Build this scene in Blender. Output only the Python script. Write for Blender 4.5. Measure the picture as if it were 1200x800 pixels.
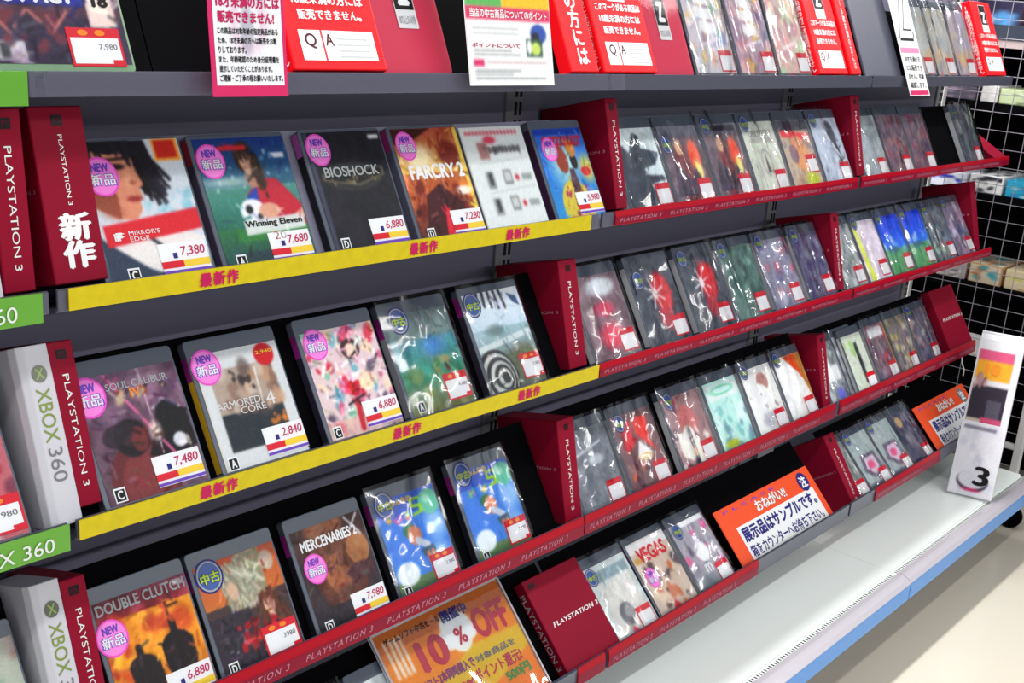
import bpy, bmesh, math, random
import numpy as np
from mathutils import Matrix, Vector

for o in list(bpy.data.objects):
    bpy.data.objects.remove(o)
SC = bpy.context.scene
COL = SC.collection
H0 = 1.38                       # camera height above the floor, metres

# ------------------------------------------------------------------ camera
def camera_axes(yaw, pitch, roll):
    y, p, r = (math.radians(a) for a in (yaw, pitch, roll))
    fwd = Vector((math.sin(y)*math.cos(p), math.cos(y)*math.cos(p), -math.sin(p)))
    rt = Vector((math.cos(y), -math.sin(y), 0))
    up = rt.cross(fwd)
    c, s = math.cos(r), math.sin(r)
    return c*rt+s*up, -s*rt+c*up, fwd
cam = bpy.data.cameras.new('camera')
co = bpy.data.objects.new('camera', cam)
COL.objects.link(co)
rt, up, fw = camera_axes(49.7297, 16.6865, 4.5907)
co.matrix_world = Matrix(((rt.x, up.x, -fw.x, 0), (rt.y, up.y, -fw.y, 0), (rt.z, up.z, -fw.z, H0), (0, 0, 0, 1)))
cam.sensor_width = 36
cam.lens = 36*1345.19/1200
cam.clip_start = 0.02
SC.camera = co

# ------------------------------------------------------------------ world, lamps, exposure
w = bpy.data.worlds.new('store_ambience')
SC.world = w
w.use_nodes = True
w.node_tree.nodes['Background'].inputs[0].default_value = (0.93, 0.95, 1.0, 1)
w.node_tree.nodes['Background'].inputs[1].default_value = 0.46
SC.view_settings.view_transform = 'Standard'
SC.view_settings.look = 'None'
SC.view_settings.gamma = 1
SC.view_settings.use_curve_mapping = False
SC.view_settings.exposure = 0.0
def area(name, loc, sx, sy, power, col=(1, .985, .96), aim=None):
    l = bpy.data.lights.new(name, 'AREA')
    l.shape = 'RECTANGLE'; l.size = sx; l.size_y = sy; l.energy = power; l.color = col
    o = bpy.data.objects.new(name, l)
    COL.objects.link(o)
    o.location = loc
    if aim:
        o.rotation_euler = (Vector(aim)-Vector(loc)).to_track_quat('-Z', 'Y').to_euler()
    return o
# rows of fluorescent strips under a 2.9 m ceiling, running along the aisle
for n, (y, p) in enumerate(((1.45, 92), (-0.05, 24), (-2.1, 38), (-4.6, 50))):
    for x in (-0.4, 2.4, 5.2):
        area('fluorescent_strip_lamp', (x, y, 2.88), 2.5, 0.13, p)

# ------------------------------------------------------------------ helpers
def lin(c):
    return tuple(((v/255)/12.92 if v/255 <= .04045 else ((v/255+.055)/1.055)**2.4) for v in c[:3])
MATS = {}
def mat(name, col=(200, 200, 200), rough=.5, metal=0, spec=.5, coat=0, bump=None, alpha=None, vary=None, trans=0):
    if name in MATS:
        return MATS[name]
    m = bpy.data.materials.new(name)
    m.use_nodes = True
    nt = m.node_tree
    b = nt.nodes['Principled BSDF']
    c = (*lin(col), 1)
    b.inputs['Base Color'].default_value = c
    b.inputs['Roughness'].default_value = rough
    b.inputs['Metallic'].default_value = metal
    b.inputs['Specular IOR Level'].default_value = spec
    b.inputs['Coat Weight'].default_value = coat
    b.inputs['Coat Roughness'].default_value = .08
    b.inputs['Transmission Weight'].default_value = trans
    if alpha is not None:
        b.inputs['Alpha'].default_value = alpha
    if vary:
        sc_, amt = vary
        tc = nt.nodes.new('ShaderNodeTexCoord')
        no = nt.nodes.new('ShaderNodeTexNoise'); no.inputs['Scale'].default_value = sc_; no.inputs['Detail'].default_value = 3
        nt.links.new(tc.outputs['Object'], no.inputs['Vector'])
        mx = nt.nodes.new('ShaderNodeMix'); mx.data_type = 'RGBA'
        mx.inputs[6].default_value = (*[v*(1-amt) for v in c[:3]], 1)
        mx.inputs[7].default_value = (*[min(1, v*(1+amt)) for v in c[:3]], 1)
        nt.links.new(no.outputs['Fac'], mx.inputs[0])
        nt.links.new(mx.outputs[2], b.inputs['Base Color'])
    if bump:
        sc_, st, dist = bump
        tc = nt.nodes.new('ShaderNodeTexCoord')
        no = nt.nodes.new('ShaderNodeTexNoise'); no.inputs['Scale'].default_value = sc_; no.inputs['Detail'].default_value = 2
        nt.links.new(tc.outputs['Object'], no.inputs['Vector'])
        bp = nt.nodes.new('ShaderNodeBump'); bp.inputs['Strength'].default_value = st; bp.inputs['Distance'].default_value = dist
        nt.links.new(no.outputs['Fac'], bp.inputs['Height'])
        nt.links.new(bp.outputs['Normal'], b.inputs['Normal'])
    MATS[name] = m
    return m
def paint(name, col, rough=.45, spec=.2):
    return mat(name, col, rough, spec=spec)
def film_mat(name, fac, rough, scale, dist, tint=(235, 240, 245), ior=1.5):
    if name in MATS:
        return MATS[name]
    m = bpy.data.materials.new(name); m.use_nodes = True
    nt = m.node_tree; nt.nodes.clear()
    out = nt.nodes.new('ShaderNodeOutputMaterial')
    tr = nt.nodes.new('ShaderNodeBsdfTransparent'); tr.inputs[0].default_value = (*lin(tint), 1)
    gl = nt.nodes.new('ShaderNodeBsdfGlossy'); gl.inputs['Roughness'].default_value = rough
    gl.inputs[0].default_value = (1, 1, 1, 1)
    mx = nt.nodes.new('ShaderNodeMixShader')
    fr = nt.nodes.new('ShaderNodeFresnel'); fr.inputs[0].default_value = ior
    ad = nt.nodes.new('ShaderNodeMath'); ad.operation = 'ADD'; ad.inputs[1].default_value = fac; ad.use_clamp = True
    tc = nt.nodes.new('ShaderNodeTexCoord')
    mp = nt.nodes.new('ShaderNodeMapping'); mp.inputs['Scale'].default_value = (2.6, 1, 0.7); mp.inputs['Rotation'].default_value = (0, .35, 0)
    oi = nt.nodes.new('ShaderNodeObjectInfo')
    va = nt.nodes.new('ShaderNodeVectorMath'); va.operation = 'ADD'
    sm = nt.nodes.new('ShaderNodeMath'); sm.operation = 'MULTIPLY'; sm.inputs[1].default_value = 37
    no = nt.nodes.new('ShaderNodeTexNoise'); no.inputs['Scale'].default_value = scale; no.inputs['Detail'].default_value = 1.5
    no.inputs['Distortion'].default_value = .6
    bp = nt.nodes.new('ShaderNodeBump'); bp.inputs['Strength'].default_value = 1; bp.inputs['Distance'].default_value = dist
    L = nt.links.new
    L(oi.outputs['Random'], sm.inputs[0]); L(tc.outputs['Object'], mp.inputs[0]); L(mp.outputs[0], va.inputs[0]); L(sm.outputs[0], va.inputs[1])
    L(va.outputs[0], no.inputs['Vector']); L(no.outputs['Fac'], bp.inputs['Height'])
    L(bp.outputs[0], gl.inputs['Normal']); L(bp.outputs[0], fr.inputs['Normal'])
    L(fr.outputs[0], ad.inputs[0]); L(ad.outputs[0], mx.inputs[0]); L(tr.outputs[0], mx.inputs[1]); L(gl.outputs[0], mx.inputs[2])
    L(mx.outputs[0], out.inputs[0])
    MATS[name] = m
    return m

def tag(o, label=None, cat=None, group=None, kind=None):
    if label: o['label'] = label
    if cat: o['category'] = cat
    if group: o['group'] = group
    if kind: o['kind'] = kind
    return o
def empty(name, M=None, label=None, cat=None, group=None, kind=None):
    o = bpy.data.objects.new(name, None)
    o.empty_display_size = .05
    COL.objects.link(o)
    if M is not None: o.matrix_world = M
    return tag(o, label, cat, group, kind)
def link_mesh(name, me, m=None, parent=None, loc=None, rot=None, scale=None):
    o = bpy.data.objects.new(name, me)
    COL.objects.link(o)
    if m is not None and len(me.materials) == 0: me.materials.append(m)
    if parent is not None: o.parent = parent
    if loc: o.location = loc
    if rot: o.rotation_euler = rot
    if scale: o.scale = scale
    return o
def mesh(name, vs, fs, m=None, parent=None, smooth=False, **k):
    me = bpy.data.meshes.new(name)
    me.from_pydata([tuple(v) for v in vs], [], fs)
    me.validate()
    if smooth: me.polygons.foreach_set('use_smooth', [True]*len(me.polygons))
    return link_mesh(name, me, m, parent, **k)
class MB:
    """collects boxes, prisms, quads and tubes, then links them as one mesh"""
    def __init__(s): s.v = []; s.f = []
    def add(s, vs, fs):
        n = len(s.v); s.v += [tuple(v) for v in vs]; s.f += [tuple(i+n for i in f) for f in fs]; return s
    def box(s, a, b):
        x0, y0, z0 = a; x1, y1, z1 = b
        return s.add([(x0,y0,z0),(x1,y0,z0),(x1,y1,z0),(x0,y1,z0),(x0,y0,z1),(x1,y0,z1),(x1,y1,z1),(x0,y1,z1)],
                     [(0,3,2,1),(4,5,6,7),(0,1,5,4),(1,2,6,5),(2,3,7,6),(3,0,4,7)])
    def prism_x(s, prof, x0, x1):          # closed profile of (y,z) swept along x
        n = len(prof)
        vs = [(x0, y, z) for y, z in prof]+[(x1, y, z) for y, z in prof]
        fs = [(i, (i+1) % n, n+(i+1) % n, n+i) for i in range(n)]+[tuple(range(n-1, -1, -1)), tuple(range(n, 2*n))]
        return s.add(vs, fs)
    def plate(s, pts, y0, y1):             # outline of (x,z), thick in y
        n = len(pts)
        vs = [(x, y0, z) for x, z in pts]+[(x, y1, z) for x, z in pts]
        fs = [(i, (i+1) % n, n+(i+1) % n, n+i) for i in range(n)]+[tuple(range(n-1, -1, -1)), tuple(range(n, 2*n))]
        return s.add(vs, fs)
    def tube(s, a, b, r, n=8):
        a = Vector(a); b = Vector(b); d = (b-a).normalized()
        q = Vector((0, 0, 1)) if abs(d.z) < .9 else Vector((1, 0, 0))
        u = d.cross(q).normalized(); v = d.cross(u)
        vs = []
        for c in (a, b):
            for i in range(n):
                t = 2*math.pi*i/n
                vs.append(c+u*(r*math.cos(t))+v*(r*math.sin(t)))
        fs = [(i, (i+1) % n, n+(i+1) % n, n+i) for i in range(n)]+[tuple(range(n-1, -1, -1)), tuple(range(n, 2*n))]
        return s.add(vs, fs)
    def build(s, name, m, parent=None, bevel=0, seg=2, **k):
        o = mesh(name, s.v, s.f, m, parent, **k)
        bm = bmesh.new(); bm.from_mesh(o.data)
        bmesh.ops.recalc_face_normals(bm, faces=bm.faces)
        if bevel:
            bmesh.ops.bevel(bm, geom=list(bm.edges), offset=bevel, segments=seg, affect='EDGES', profile=.5)
        bm.to_mesh(o.data); bm.free()
        return o
def rrect(x0, z0, x1, z1, r, n=4):
    pts = []
    for cx, cz, a0 in ((x1-r, z0+r, -90), (x1-r, z1-r, 0), (x0+r, z1-r, 90), (x0+r, z0+r, 180)):
        for i in range(n+1):
            a = math.radians(a0+90*i/n)
            pts.append((cx+r*math.cos(a), cz+r*math.sin(a)))
    return pts
def flat(name, pts, y, m, parent, **k):    # thin printed patch in the xz plane facing -y
    return mesh(name, [(x, y, z) for x, z in pts], [tuple(range(len(pts)))], m, parent, **k)
def ring(cx, cz, rx, rz, n=20):
    return [(cx+rx*math.cos(2*math.pi*i/n), cz+rz*math.sin(2*math.pi*i/n)) for i in range(n)]

# text: one normalised mesh (0..1 by 0..1) per string and colour, shared by its copies
TXT = {}
def text_mesh(s, m, bold=0, res=3, shear=0, vertical=False, spacing=1):
    key = (s, m.name, bold, shear, vertical, spacing)
    if key in TXT: return TXT[key]
    cu = bpy.data.curves.new('lettering', 'FONT')
    cu.body = '\n'.join(s) if vertical else s
    cu.resolution_u = res; cu.shear = shear; cu.space_character = spacing
    if vertical: cu.align_x = 'CENTER'; cu.space_line = .95
    ob = bpy.data.objects.new('lettering', cu); COL.objects.link(ob)
    dg = bpy.context.evaluated_depsgraph_get(); dg.update()
    me = bpy.data.meshes.new_from_object(ob.evaluated_get(dg))
    bpy.data.objects.remove(ob); bpy.data.curves.remove(cu)
    n = len(me.vertices)
    co = np.zeros(n*3, dtype=np.float64)
    tmp = np.zeros(n*3, dtype=np.float32); me.vertices.foreach_get('co', tmp); co[:] = tmp
    co = co.reshape(-1, 3)
    fs = [tuple(p.vertices) for p in me.polygons]
    bpy.data.meshes.remove(me)
    vs = co.copy(); allf = list(fs)
    if bold:
        k = 1
        for dx, dy in ((1, 0), (-1, 0), (0, 1), (0, -1)):
            c2 = co.copy(); c2[:, 0] += dx*bold; c2[:, 1] += dy*bold*.7; c2[:, 2] -= k*.00002
            allf += [tuple(i+k*n for i in f) for f in fs]
            vs = np.vstack([vs, c2]); k += 1
    mn = vs.min(0); mx = vs.max(0)
    vs[:, 0] = (vs[:, 0]-mn[0])/(mx[0]-mn[0]); vs[:, 1] = (vs[:, 1]-mn[1])/(mx[1]-mn[1])
    out = bpy.data.meshes.new('lettering')
    out.from_pydata([tuple(v) for v in vs], [], allf)
    out.materials.append(m)
    TXT[key] = out
    return out
def text(parent, s, x0, z0, x1, z1, m, y=-.001, name='lettering', rot=0, **k):
    """lettering filling the box x0..x1, z0..z1 on the plane y of its parent, facing -y; rot turns it in that plane"""
    me = text_mesh(s, m, **k)
    o = bpy.data.objects.new(name, me); COL.objects.link(o); o.parent = parent
    if rot == 0:
        o.location = (x0, y, z0); o.rotation_euler = (math.pi/2, 0, 0); o.scale = (x1-x0, z1-z0, 1)
    else:      # reading downwards
        o.location = (x0, y, z1)
        o.rotation_euler = Matrix(((0, 1, 0), (0, 0, -1), (-1, 0, 0))).to_euler()
        o.scale = (z1-z0, x1-x0, 1)
    return o

# ------------------------------------------------------------------ row frames (measured)
ROW = {'1': (1.100, -.105, 25.0), 'A': (1.0927, -.3351, 28.86), 'C': (1.0701, -.5778, 31.11),
       'D': (1.0629, -.8605, 31.84), 'E': (.9880, -1.0980, 44.49)}
def frame(row, x, tilt=None, dy=0, dz=0, yaw=0):
    Y, Z, t = ROW[row]
    if tilt is not None: t = tilt
    return Matrix.Translation((x, Y+dy, Z+dz+H0)) @ Matrix.Rotation(-math.radians(t), 4, 'X') @ Matrix.Rotation(math.radians(yaw), 4, 'Z')
def at(x, y, z, tilt=0, yaw=0):
    return Matrix.Translation((x, y, z+H0)) @ Matrix.Rotation(math.radians(yaw), 4, 'Z') @ Matrix.Rotation(-math.radians(tilt), 4, 'X')

# ------------------------------------------------------------------ materials
M_panel = mat('grey_back_panel', (138, 137, 160), .42, spec=.4, vary=(6, .05))
M_post = mat('grey_upright_paint', (150, 150, 156), .4)
M_slot = mat('slot_black', (8, 8, 10), .8)
M_board = mat('dark_shelf_metal', (72, 74, 90), .38, spec=.5)
M_black = mat('black_backrest', (4, 4, 7), .85, spec=.05)
M_deck = mat('white_deck_paint', (228, 235, 232), .3, spec=.5, vary=(3, .03))
M_rail = mat('clear_rail_plastic', (166, 162, 170), .16, spec=.6)
M_blue = mat('blue_price_strip', (44, 134, 214), .2, spec=.5)
M_floor = mat('cream_floor', (186, 180, 167), .16, spec=.5, vary=(2.2, .035), bump=(9, .08, .004))
M_red = mat('crimson_card', (136, 12, 42), .5, spec=.1, vary=(14, .04))
M_reds = mat('crimson_strip', (166, 8, 32), .3, spec=.15)
M_redl = mat('crimson_strip_face', (134, 10, 44), .3, spec=.15)
M_scar = mat('scarlet_card', (222, 12, 24), .4, spec=.15)
M_pinkr = mat('rose_card', (206, 62, 88), .4, spec=.15)
M_rail2 = mat('smoke_ticket_rail', (84, 86, 100), .15, spec=.6)
M_white = paint('white_print', (236, 238, 240), .4)
M_offw = paint('white_card', (222, 224, 226), .42)
M_pale = paint('pale_grey_print', (170, 175, 178), .45)
M_rosep = paint('pale_rose_print', (190, 130, 150), .4)
M_grey = paint('mid_grey_print', (118, 118, 124), .45)
M_ink = paint('black_ink', (18, 16, 20), .4)
M_navy = paint('navy_ink', (38, 36, 120), .4)
M_mag = paint('magenta_ink', (188, 26, 88), .4)
M_pink = paint('pink_sticker', (236, 84, 204), .35)
M_purp = paint('violet_ink', (112, 70, 190), .4)
M_lime = paint('lime_ink', (186, 214, 40), .4)
M_gold = paint('yellow_print', (238, 204, 60), .4)
M_org = paint('orange_print', (240, 140, 40), .4)
M_tagr = paint('tag_red', (214, 30, 50), .35)
M_darkred = paint('dark_crimson_ink', (70, 8, 26), .4)
M_green = mat('green_strip', (92, 160, 44), .25, spec=.6)
M_yel = mat('yellow_strip', (202, 184, 12), .35, spec=.3, vary=(90, .16))
M_case = mat('grey_case_plastic', (88, 96, 110), .25, spec=.35)
M_casek = mat('dark_case_plastic', (46, 48, 60), .2, spec=.6)
M_caseg = mat('green_case_plastic', (120, 158, 120), .2, spec=.6)
M_clear = mat('clear_holder', (110, 110, 130), .1, spec=.6, alpha=.35)
M_film = film_mat('sleeve_film', -.012, .06, 5, .0005, tint=(250, 251, 252), ior=1.18)
M_bag = film_mat('crumpled_bag_film', .035, .11, 5.5, .03, tint=(246, 248, 250), ior=1.33)
def art_mat(name, rough):
    m = bpy.data.materials.new(name); m.use_nodes = True
    nt = m.node_tree; b = nt.nodes['Principled BSDF']
    a = nt.nodes.new('ShaderNodeAttribute'); a.attribute_name = 'print'
    nt.links.new(a.outputs['Color'], b.inputs['Base Color'])
    b.inputs['Roughness'].default_value = rough; b.inputs['Specular IOR Level'].default_value = .25
    return m
M_art = art_mat('printed_art', .4)

# ------------------------------------------------------------------ printed art: colours laid on a fine mesh sheet
class Art:
    def __init__(s, base, n=64, m=80):
        s.n, s.m = n, m
        s.X, s.Y = np.meshgrid(np.linspace(0, 1, n), np.linspace(0, 1, m))
        s.c = np.zeros((m, n, 3)); s.c[:] = base
        s.e = 1.1/n
    def mix(s, a, col):
        a = np.clip(a, 0, 1)[..., None]; s.c = s.c*(1-a)+np.array(col, float)*a; return s
    def gv(s, y0, c0, y1, c1):
        t = np.clip((s.Y-y0)/(y1-y0), 0, 1)[..., None]
        k = ((s.Y >= min(y0, y1)-1e-6) & (s.Y <= max(y0, y1)+1e-6))[..., None]
        s.c = np.where(k, np.array(c0)*(1-t)+np.array(c1)*t, s.c); return s
    def rect(s, x0, y0, x1, y1, col, a=1, sk=0):
        yy = s.Y-sk*s.X
        e = s.e
        k = np.clip((s.X-x0)/e+.5, 0, 1)*np.clip((x1-s.X)/e+.5, 0, 1)*np.clip((yy-y0)/e+.5, 0, 1)*np.clip((y1-yy)/e+.5, 0, 1)
        return s.mix(k*a, col)
    def ell(s, cx, cy, rx, ry, col, a=1, soft=0, rot=0):
        t = math.radians(rot); dx, dy = s.X-cx, s.Y-cy
        u = (dx*math.cos(t)+dy*math.sin(t))/rx; v = (-dx*math.sin(t)+dy*math.cos(t))/ry
        d = np.sqrt(u*u+v*v)
        e = max(soft, s.e/min(rx, ry))
        return s.mix(np.clip((1-d)/e+.5*(soft == 0), 0, 1)*a, col)
    def poly(s, pts, col, a=1):
        k = np.zeros_like(s.X)
        for ox, oy in ((-.25, -.25), (.25, .25), (-.25, .25), (.25, -.25)):
            X = s.X+ox/s.n; Y = s.Y+oy/s.m
            c = np.zeros(X.shape, bool); j = len(pts)-1
            for i in range(len(pts)):
                xi, yi = pts[i]; xj, yj = pts[j]
                if yi != yj:
                    c ^= ((yi > Y) != (yj > Y)) & (X < (xj-xi)*(Y-yi)/(yj-yi)+xi)
                j = i
            k += c*.25
        return s.mix(k*a, col)
    def line(s, x0, y0, x1, y1, wd, col, a=1):
        dx, dy = x1-x0, y1-y0; L = math.hypot(dx, dy)+1e-9
        t = np.clip(((s.X-x0)*dx+(s.Y-y0)*dy)/L/L, 0, 1)
        d = np.hypot(s.X-x0-t*dx, s.Y-y0-t*dy)
        return s.mix(np.clip((wd/2-d)/s.e+.5, 0, 1)*a, col)
    def blobs(s, k, pal, seed, r0=.03, r1=.1, box=(0, 0, 1, 1), a=.8, soft=.5, asp=1):
        R = random.Random(seed)
        for _ in range(k):
            r = R.uniform(r0, r1)
            s.ell(R.uniform(box[0], box[2]), R.uniform(box[1], box[3]), r, r*R.uniform(.5, 1.6)*asp, R.choice(pal), a, soft, R.uniform(0, 180))
        return s
    def noise(s, amp, seed, q=8):
        R = np.random.RandomState(seed)
        for qq, aa in ((q, 1), (q*3, .6)):
            g = R.rand(qq+2, qq+2)*2-1
            fx = s.X*qq; fy = s.Y*qq; ix = fx.astype(int); iy = fy.astype(int); tx = fx-ix; ty = fy-iy
            tx = tx*tx*(3-2*tx); ty = ty*ty*(3-2*ty)
            v = (g[iy, ix]*(1-tx)+g[iy, ix+1]*tx)*(1-ty)+(g[iy+1, ix]*(1-tx)+g[iy+1, ix+1]*tx)*ty
            s.c = np.clip(s.c+v[..., None]*amp*aa, 0, 255)
        return s
    def figure(s, cx, y0, h, body, head, hair=None, wd=.12, lean=0):
        w_ = wd
        P = [(-.42, 0), (-.40, .30), (-.5, .52), (-.52, .74), (-.34, .82), (-.12, .85), (-.13, .9), (-.1, .97), (0, 1), (.1, .97), (.13, .9), (.12, .85), (.36, .81), (.55, .72), (.56, .5), (.44, .32), (.46, 0), (.1, 0), (.02, .3), (-.08, 0)]
        s.poly([(cx+p*w_+lean*q, y0+q*h) for p, q in P], body)
        return s.poly([(cx+p*w_*.35+lean*q, y0+q*h) for p, q in P[:8]], tuple(min(255, v+22) for v in body), .5)
    def strands(s, k, x0, y0, x1, y1, pal, seed, ln=.2, ang=-80, spread=25, wd=.02, a=.9):
        R = random.Random(seed)
        for _ in range(k):
            x, y = R.uniform(x0, x1), R.uniform(y0, y1); t = math.radians(ang+R.uniform(-spread, spread)); l = ln*R.uniform(.5, 1.2)
            s.line(x, y, x+l*math.cos(t), y+l*math.sin(t), wd*R.uniform(.5, 1.3), R.choice(pal), a)
        return s
    def face(s, cx, cy, r, skin, hair, dark=(84, 54, 48), turn=0):
        sh = tuple(v*.72 for v in skin); hl = tuple(min(255, v*1.08) for v in skin)
        s.ell(cx, cy+r*.2, r*1.15, r*1.25, hair)
        s.ell(cx, cy-r*1.1, r*.4, r*.5, sh)
        s.poly([(cx-r*.7, cy+r*.6), (cx-r*.66, cy-r*.3), (cx-r*.2, cy-r*1.02), (cx+r*.15, cy-r*1.05), (cx+r*.62, cy-r*.35), (cx+r*.7, cy+r*.6)], skin)
        s.poly([(cx+r*(.1+turn), cy+r*.7), (cx+r*(.2+turn), cy-r*.2), (cx+r*.12, cy-r*1.04), (cx+r*.62, cy-r*.35), (cx+r*.72, cy+r*.6)], sh, .55)
        s.ell(cx-r*.3, cy+r*.3, r*.3, r*.2, hl, .5, 1)
        for q in (-.33, .33):
            s.line(cx+r*(q-.16+turn), cy+r*.34, cx+r*(q+.16+turn), cy+r*.36, r*.08, dark, .75)
            s.ell(cx+r*(q+turn), cy+r*.16, r*.14, r*.06, (40, 30, 32), .85)
        s.poly([(cx+r*(turn-.02), cy+r*.2), (cx+r*(turn+.14), cy-r*.24), (cx+r*(turn-.12), cy-r*.24)], sh, .7)
        s.ell(cx+r*turn, cy-r*.52, r*.2, r*.06, (150, 70, 66), .9)
        return s.strands(26, cx-r*1.0, cy+r*.5, cx+r*1.0, cy+r*1.2, [hair, tuple(v*.75 for v in hair), tuple(min(255, v*1.2) for v in hair)], int(cx*1000), r*.7, -90, 40, r*.14)
    def scribble(s, k, seed, amp=55, ln=.12, wd=.018):
        R = random.Random(seed)
        for _ in range(k):
            x, y = R.random(), R.random(); c = s.c[int(y*(s.m-1)), int(x*(s.n-1))]
            d = R.uniform(-amp, amp); q = [min(255, max(0, v+d+R.uniform(-18, 18))) for v in c]
            t = R.uniform(0, 6.28); l = ln*R.uniform(.2, 1)
            s.line(x, y, x+l*math.cos(t), y+l*math.sin(t), wd*R.uniform(.5, 1.6), q, .8)
        return s
    def finish(s):
        c = s.c
        for _ in range(1):
            p = np.pad(c, ((1, 1), (1, 1), (0, 0)), mode='edge')
            c = (p[:-2, 1:-1]+p[2:, 1:-1]+p[1:-1, :-2]+p[1:-1, 2:]+4*c)/8
        if s.n > 70: c = np.clip((c-118)*1.14+112, 0, 255)
        g = np.random.RandomState(int(c.sum()) % 9999).randn(*c.shape[:2])[..., None]*3.5
        s.c = np.clip(c+g, 0, 255)
        return s
    def sheet(s, name, x0, z0, x1, z1, y, parent, m=None, curve=None):
        s.finish(); n, mm = s.n, s.m
        xs = x0+s.X.ravel()*(x1-x0); zs = z0+s.Y.ravel()*(z1-z0)
        ys = np.full(xs.shape, y) if curve is None else curve(s.X.ravel(), s.Y.ravel())
        co = np.stack([xs, ys, zs], 1).astype(np.float32)
        i = np.arange((mm-1)*(n-1)); r = i//(n-1); c = i % (n-1)
        a = r*n+c
        f = np.stack([a, a+1, a+n+1, a+n], 1).astype(np.int32)
        me = bpy.data.meshes.new(name)
        me.vertices.add(len(co)); me.vertices.foreach_set('co', co.ravel())
        me.loops.add(f.size); me.loops.foreach_set('vertex_index', f.ravel())
        me.polygons.add(len(f)); me.polygons.foreach_set('loop_start', np.arange(0, f.size, 4, dtype=np.int32))
        me.update(calc_edges=True)
        at_ = me.attributes.new('print', 'FLOAT_COLOR', 'POINT')
        v = s.c.reshape(-1, 3)/255
        l = np.where(v <= .04045, v/12.92, ((v+.055)/1.055)**2.4)
        at_.data.foreach_set('color', np.hstack([l, np.ones((len(l), 1))]).astype(np.float32).ravel())
        me.materials.append(m or M_art)
        o = bpy.data.objects.new(name, me); COL.objects.link(o); o.parent = parent
        return o

def film_sheet(name, x0, z0, x1, z1, y, parent, m, amp, seed, n=12, mm=16):
    R = random.Random(seed)
    ph = [R.uniform(0, 6.28) for _ in range(8)]
    vs = []; fs = []
    for j in range(mm):
        for i in range(n):
            u, v = i/(n-1), j/(mm-1)
            edge = min(1, 6*min(u, 1-u, v, 1-v))
            d = (math.sin(9*u+5*v+ph[0])+math.sin(14*u-7*v+ph[1])+.8*math.sin(23*u+11*v+ph[2])+.6*math.sin(31*v-6*u+ph[3])+R.uniform(-.7, .7))*.25
            vs.append((x0+u*(x1-x0), y-amp*edge*(.5+.5*d), z0+v*(z1-z0)))
    for j in range(mm-1):
        for i in range(n-1):
            a = j*n+i; fs.append((a, a+1, a+n+1, a+n))
    return mesh(name, vs, fs, m, parent, smooth=True)

# stickers and tags
def sticker_new(p, cx, cz, r=.0205, y=-.0008):
    d = flat('new_sticker', ring(cx, cz, r, r*1.12), y, M_pink, p)
    flat('sticker_ring', ring(cx, cz, r*.9, r*1.0), y-.0001, mat('pale_pink', (244, 130, 218), .35), d)
    text(d, 'NEW', cx-r*.52, cz+r*.26, cx+r*.52, cz+r*.76, M_purp, y-.0004, bold=.06)
    text(d, '新品', cx-r*.78, cz-r*.55, cx+r*.8, cz+r*.2, M_purp, y-.0004, bold=.06)
    text(d, '新品', cx-r*.7, cz-r*.5, cx+r*.72, cz+r*.15, M_white, y-.0007, bold=.02)
    return d
def sticker_used(p, cx, cz, r=.019, y=-.0008):
    d = flat('used_sticker', ring(cx, cz, r, r*1.1), y, M_navy, p)
    flat('sticker_ring', ring(cx, cz, r*.88, r*.98), y-.0001, M_pale, d)
    flat('sticker_centre', ring(cx, cz, r*.78, r*.87), y-.0002, mat('sticker_blue', (34, 78, 160), .35), d)
    text(d, '中古', cx-r*.74, cz-r*.5, cx+r*.76, cz+r*.3, M_ink, y-.0005, bold=.06)
    text(d, '中古', cx-r*.68, cz-r*.45, cx+r*.7, cz+r*.25, M_lime, y-.0008, bold=.03)
    return d
def tag_white(p, x1, z0, price, w=.062, h=.036, y=-.0009):
    x0 = x1-w; z1 = z0+h
    d = flat('price_tag', [(x0, z0), (x1, z0), (x1, z1), (x0, z1)], y, M_white, p)
    flat('red_band', [(x0, z0+h*.2), (x0+w*.45, z0+h*.2), (x0+w*.45, z0+h*.42), (x0, z0+h*.42)], y-.0002, M_tagr, d)
    flat('yellow_band', [(x0+w*.45, z0+h*.2), (x1, z0+h*.2), (x1, z0+h*.42), (x0+w*.45, z0+h*.42)], y-.0002, M_gold, d)
    flat('violet_band', [(x0, z0+h*.02), (x1, z0+h*.02), (x1, z0+h*.12), (x0, z0+h*.12)], y-.0002, M_purp, d)
    text(d, price, x0+w*.44, z0+h*.52, x1-w*.05, z0+h*.86, M_mag, y-.0003, bold=.02, shear=.15)
    flat('ink_mark', [(x0+w*.27, z0+h*.5), (x0+w*.36, z0+h*.5), (x0+w*.36, z0+h*.68), (x0+w*.27, z0+h*.68)], y-.0003, M_navy, d)
    return d
def tag_red(p, x1, z0, price=None, w=.05, h=.04, y=-.0009, detail=True):
    x0 = x1-w; z1 = z0+h
    d = flat('price_tag', [(x0, z0), (x1, z0), (x1, z1), (x0, z1)], y, M_tagr, p)
    flat('tag_body', [(x0+w*.05, z0+h*.07), (x1-w*.05, z0+h*.07), (x1-w*.05, z0+h*.74), (x0+w*.05, z0+h*.74)], y-.0002, M_white, d)
    if detail:
        for q in (.3, .62):
            flat('orange_spot', ring(x0+w*q, z0+h*.87, w*.1, h*.08, 10), y-.0003, M_org, d)
        if price: text(d, price, x0+w*.55, z0+h*.42, x1-w*.1, z0+h*.58, M_grey, y-.0003, bold=.02)
        flat('corner_flag', [(x1-w*.24, z0), (x1, z0), (x1, z0+h*.17), (x1-w*.24, z0+h*.17)], y-.0003, M_tagr, d)
    return d
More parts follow.
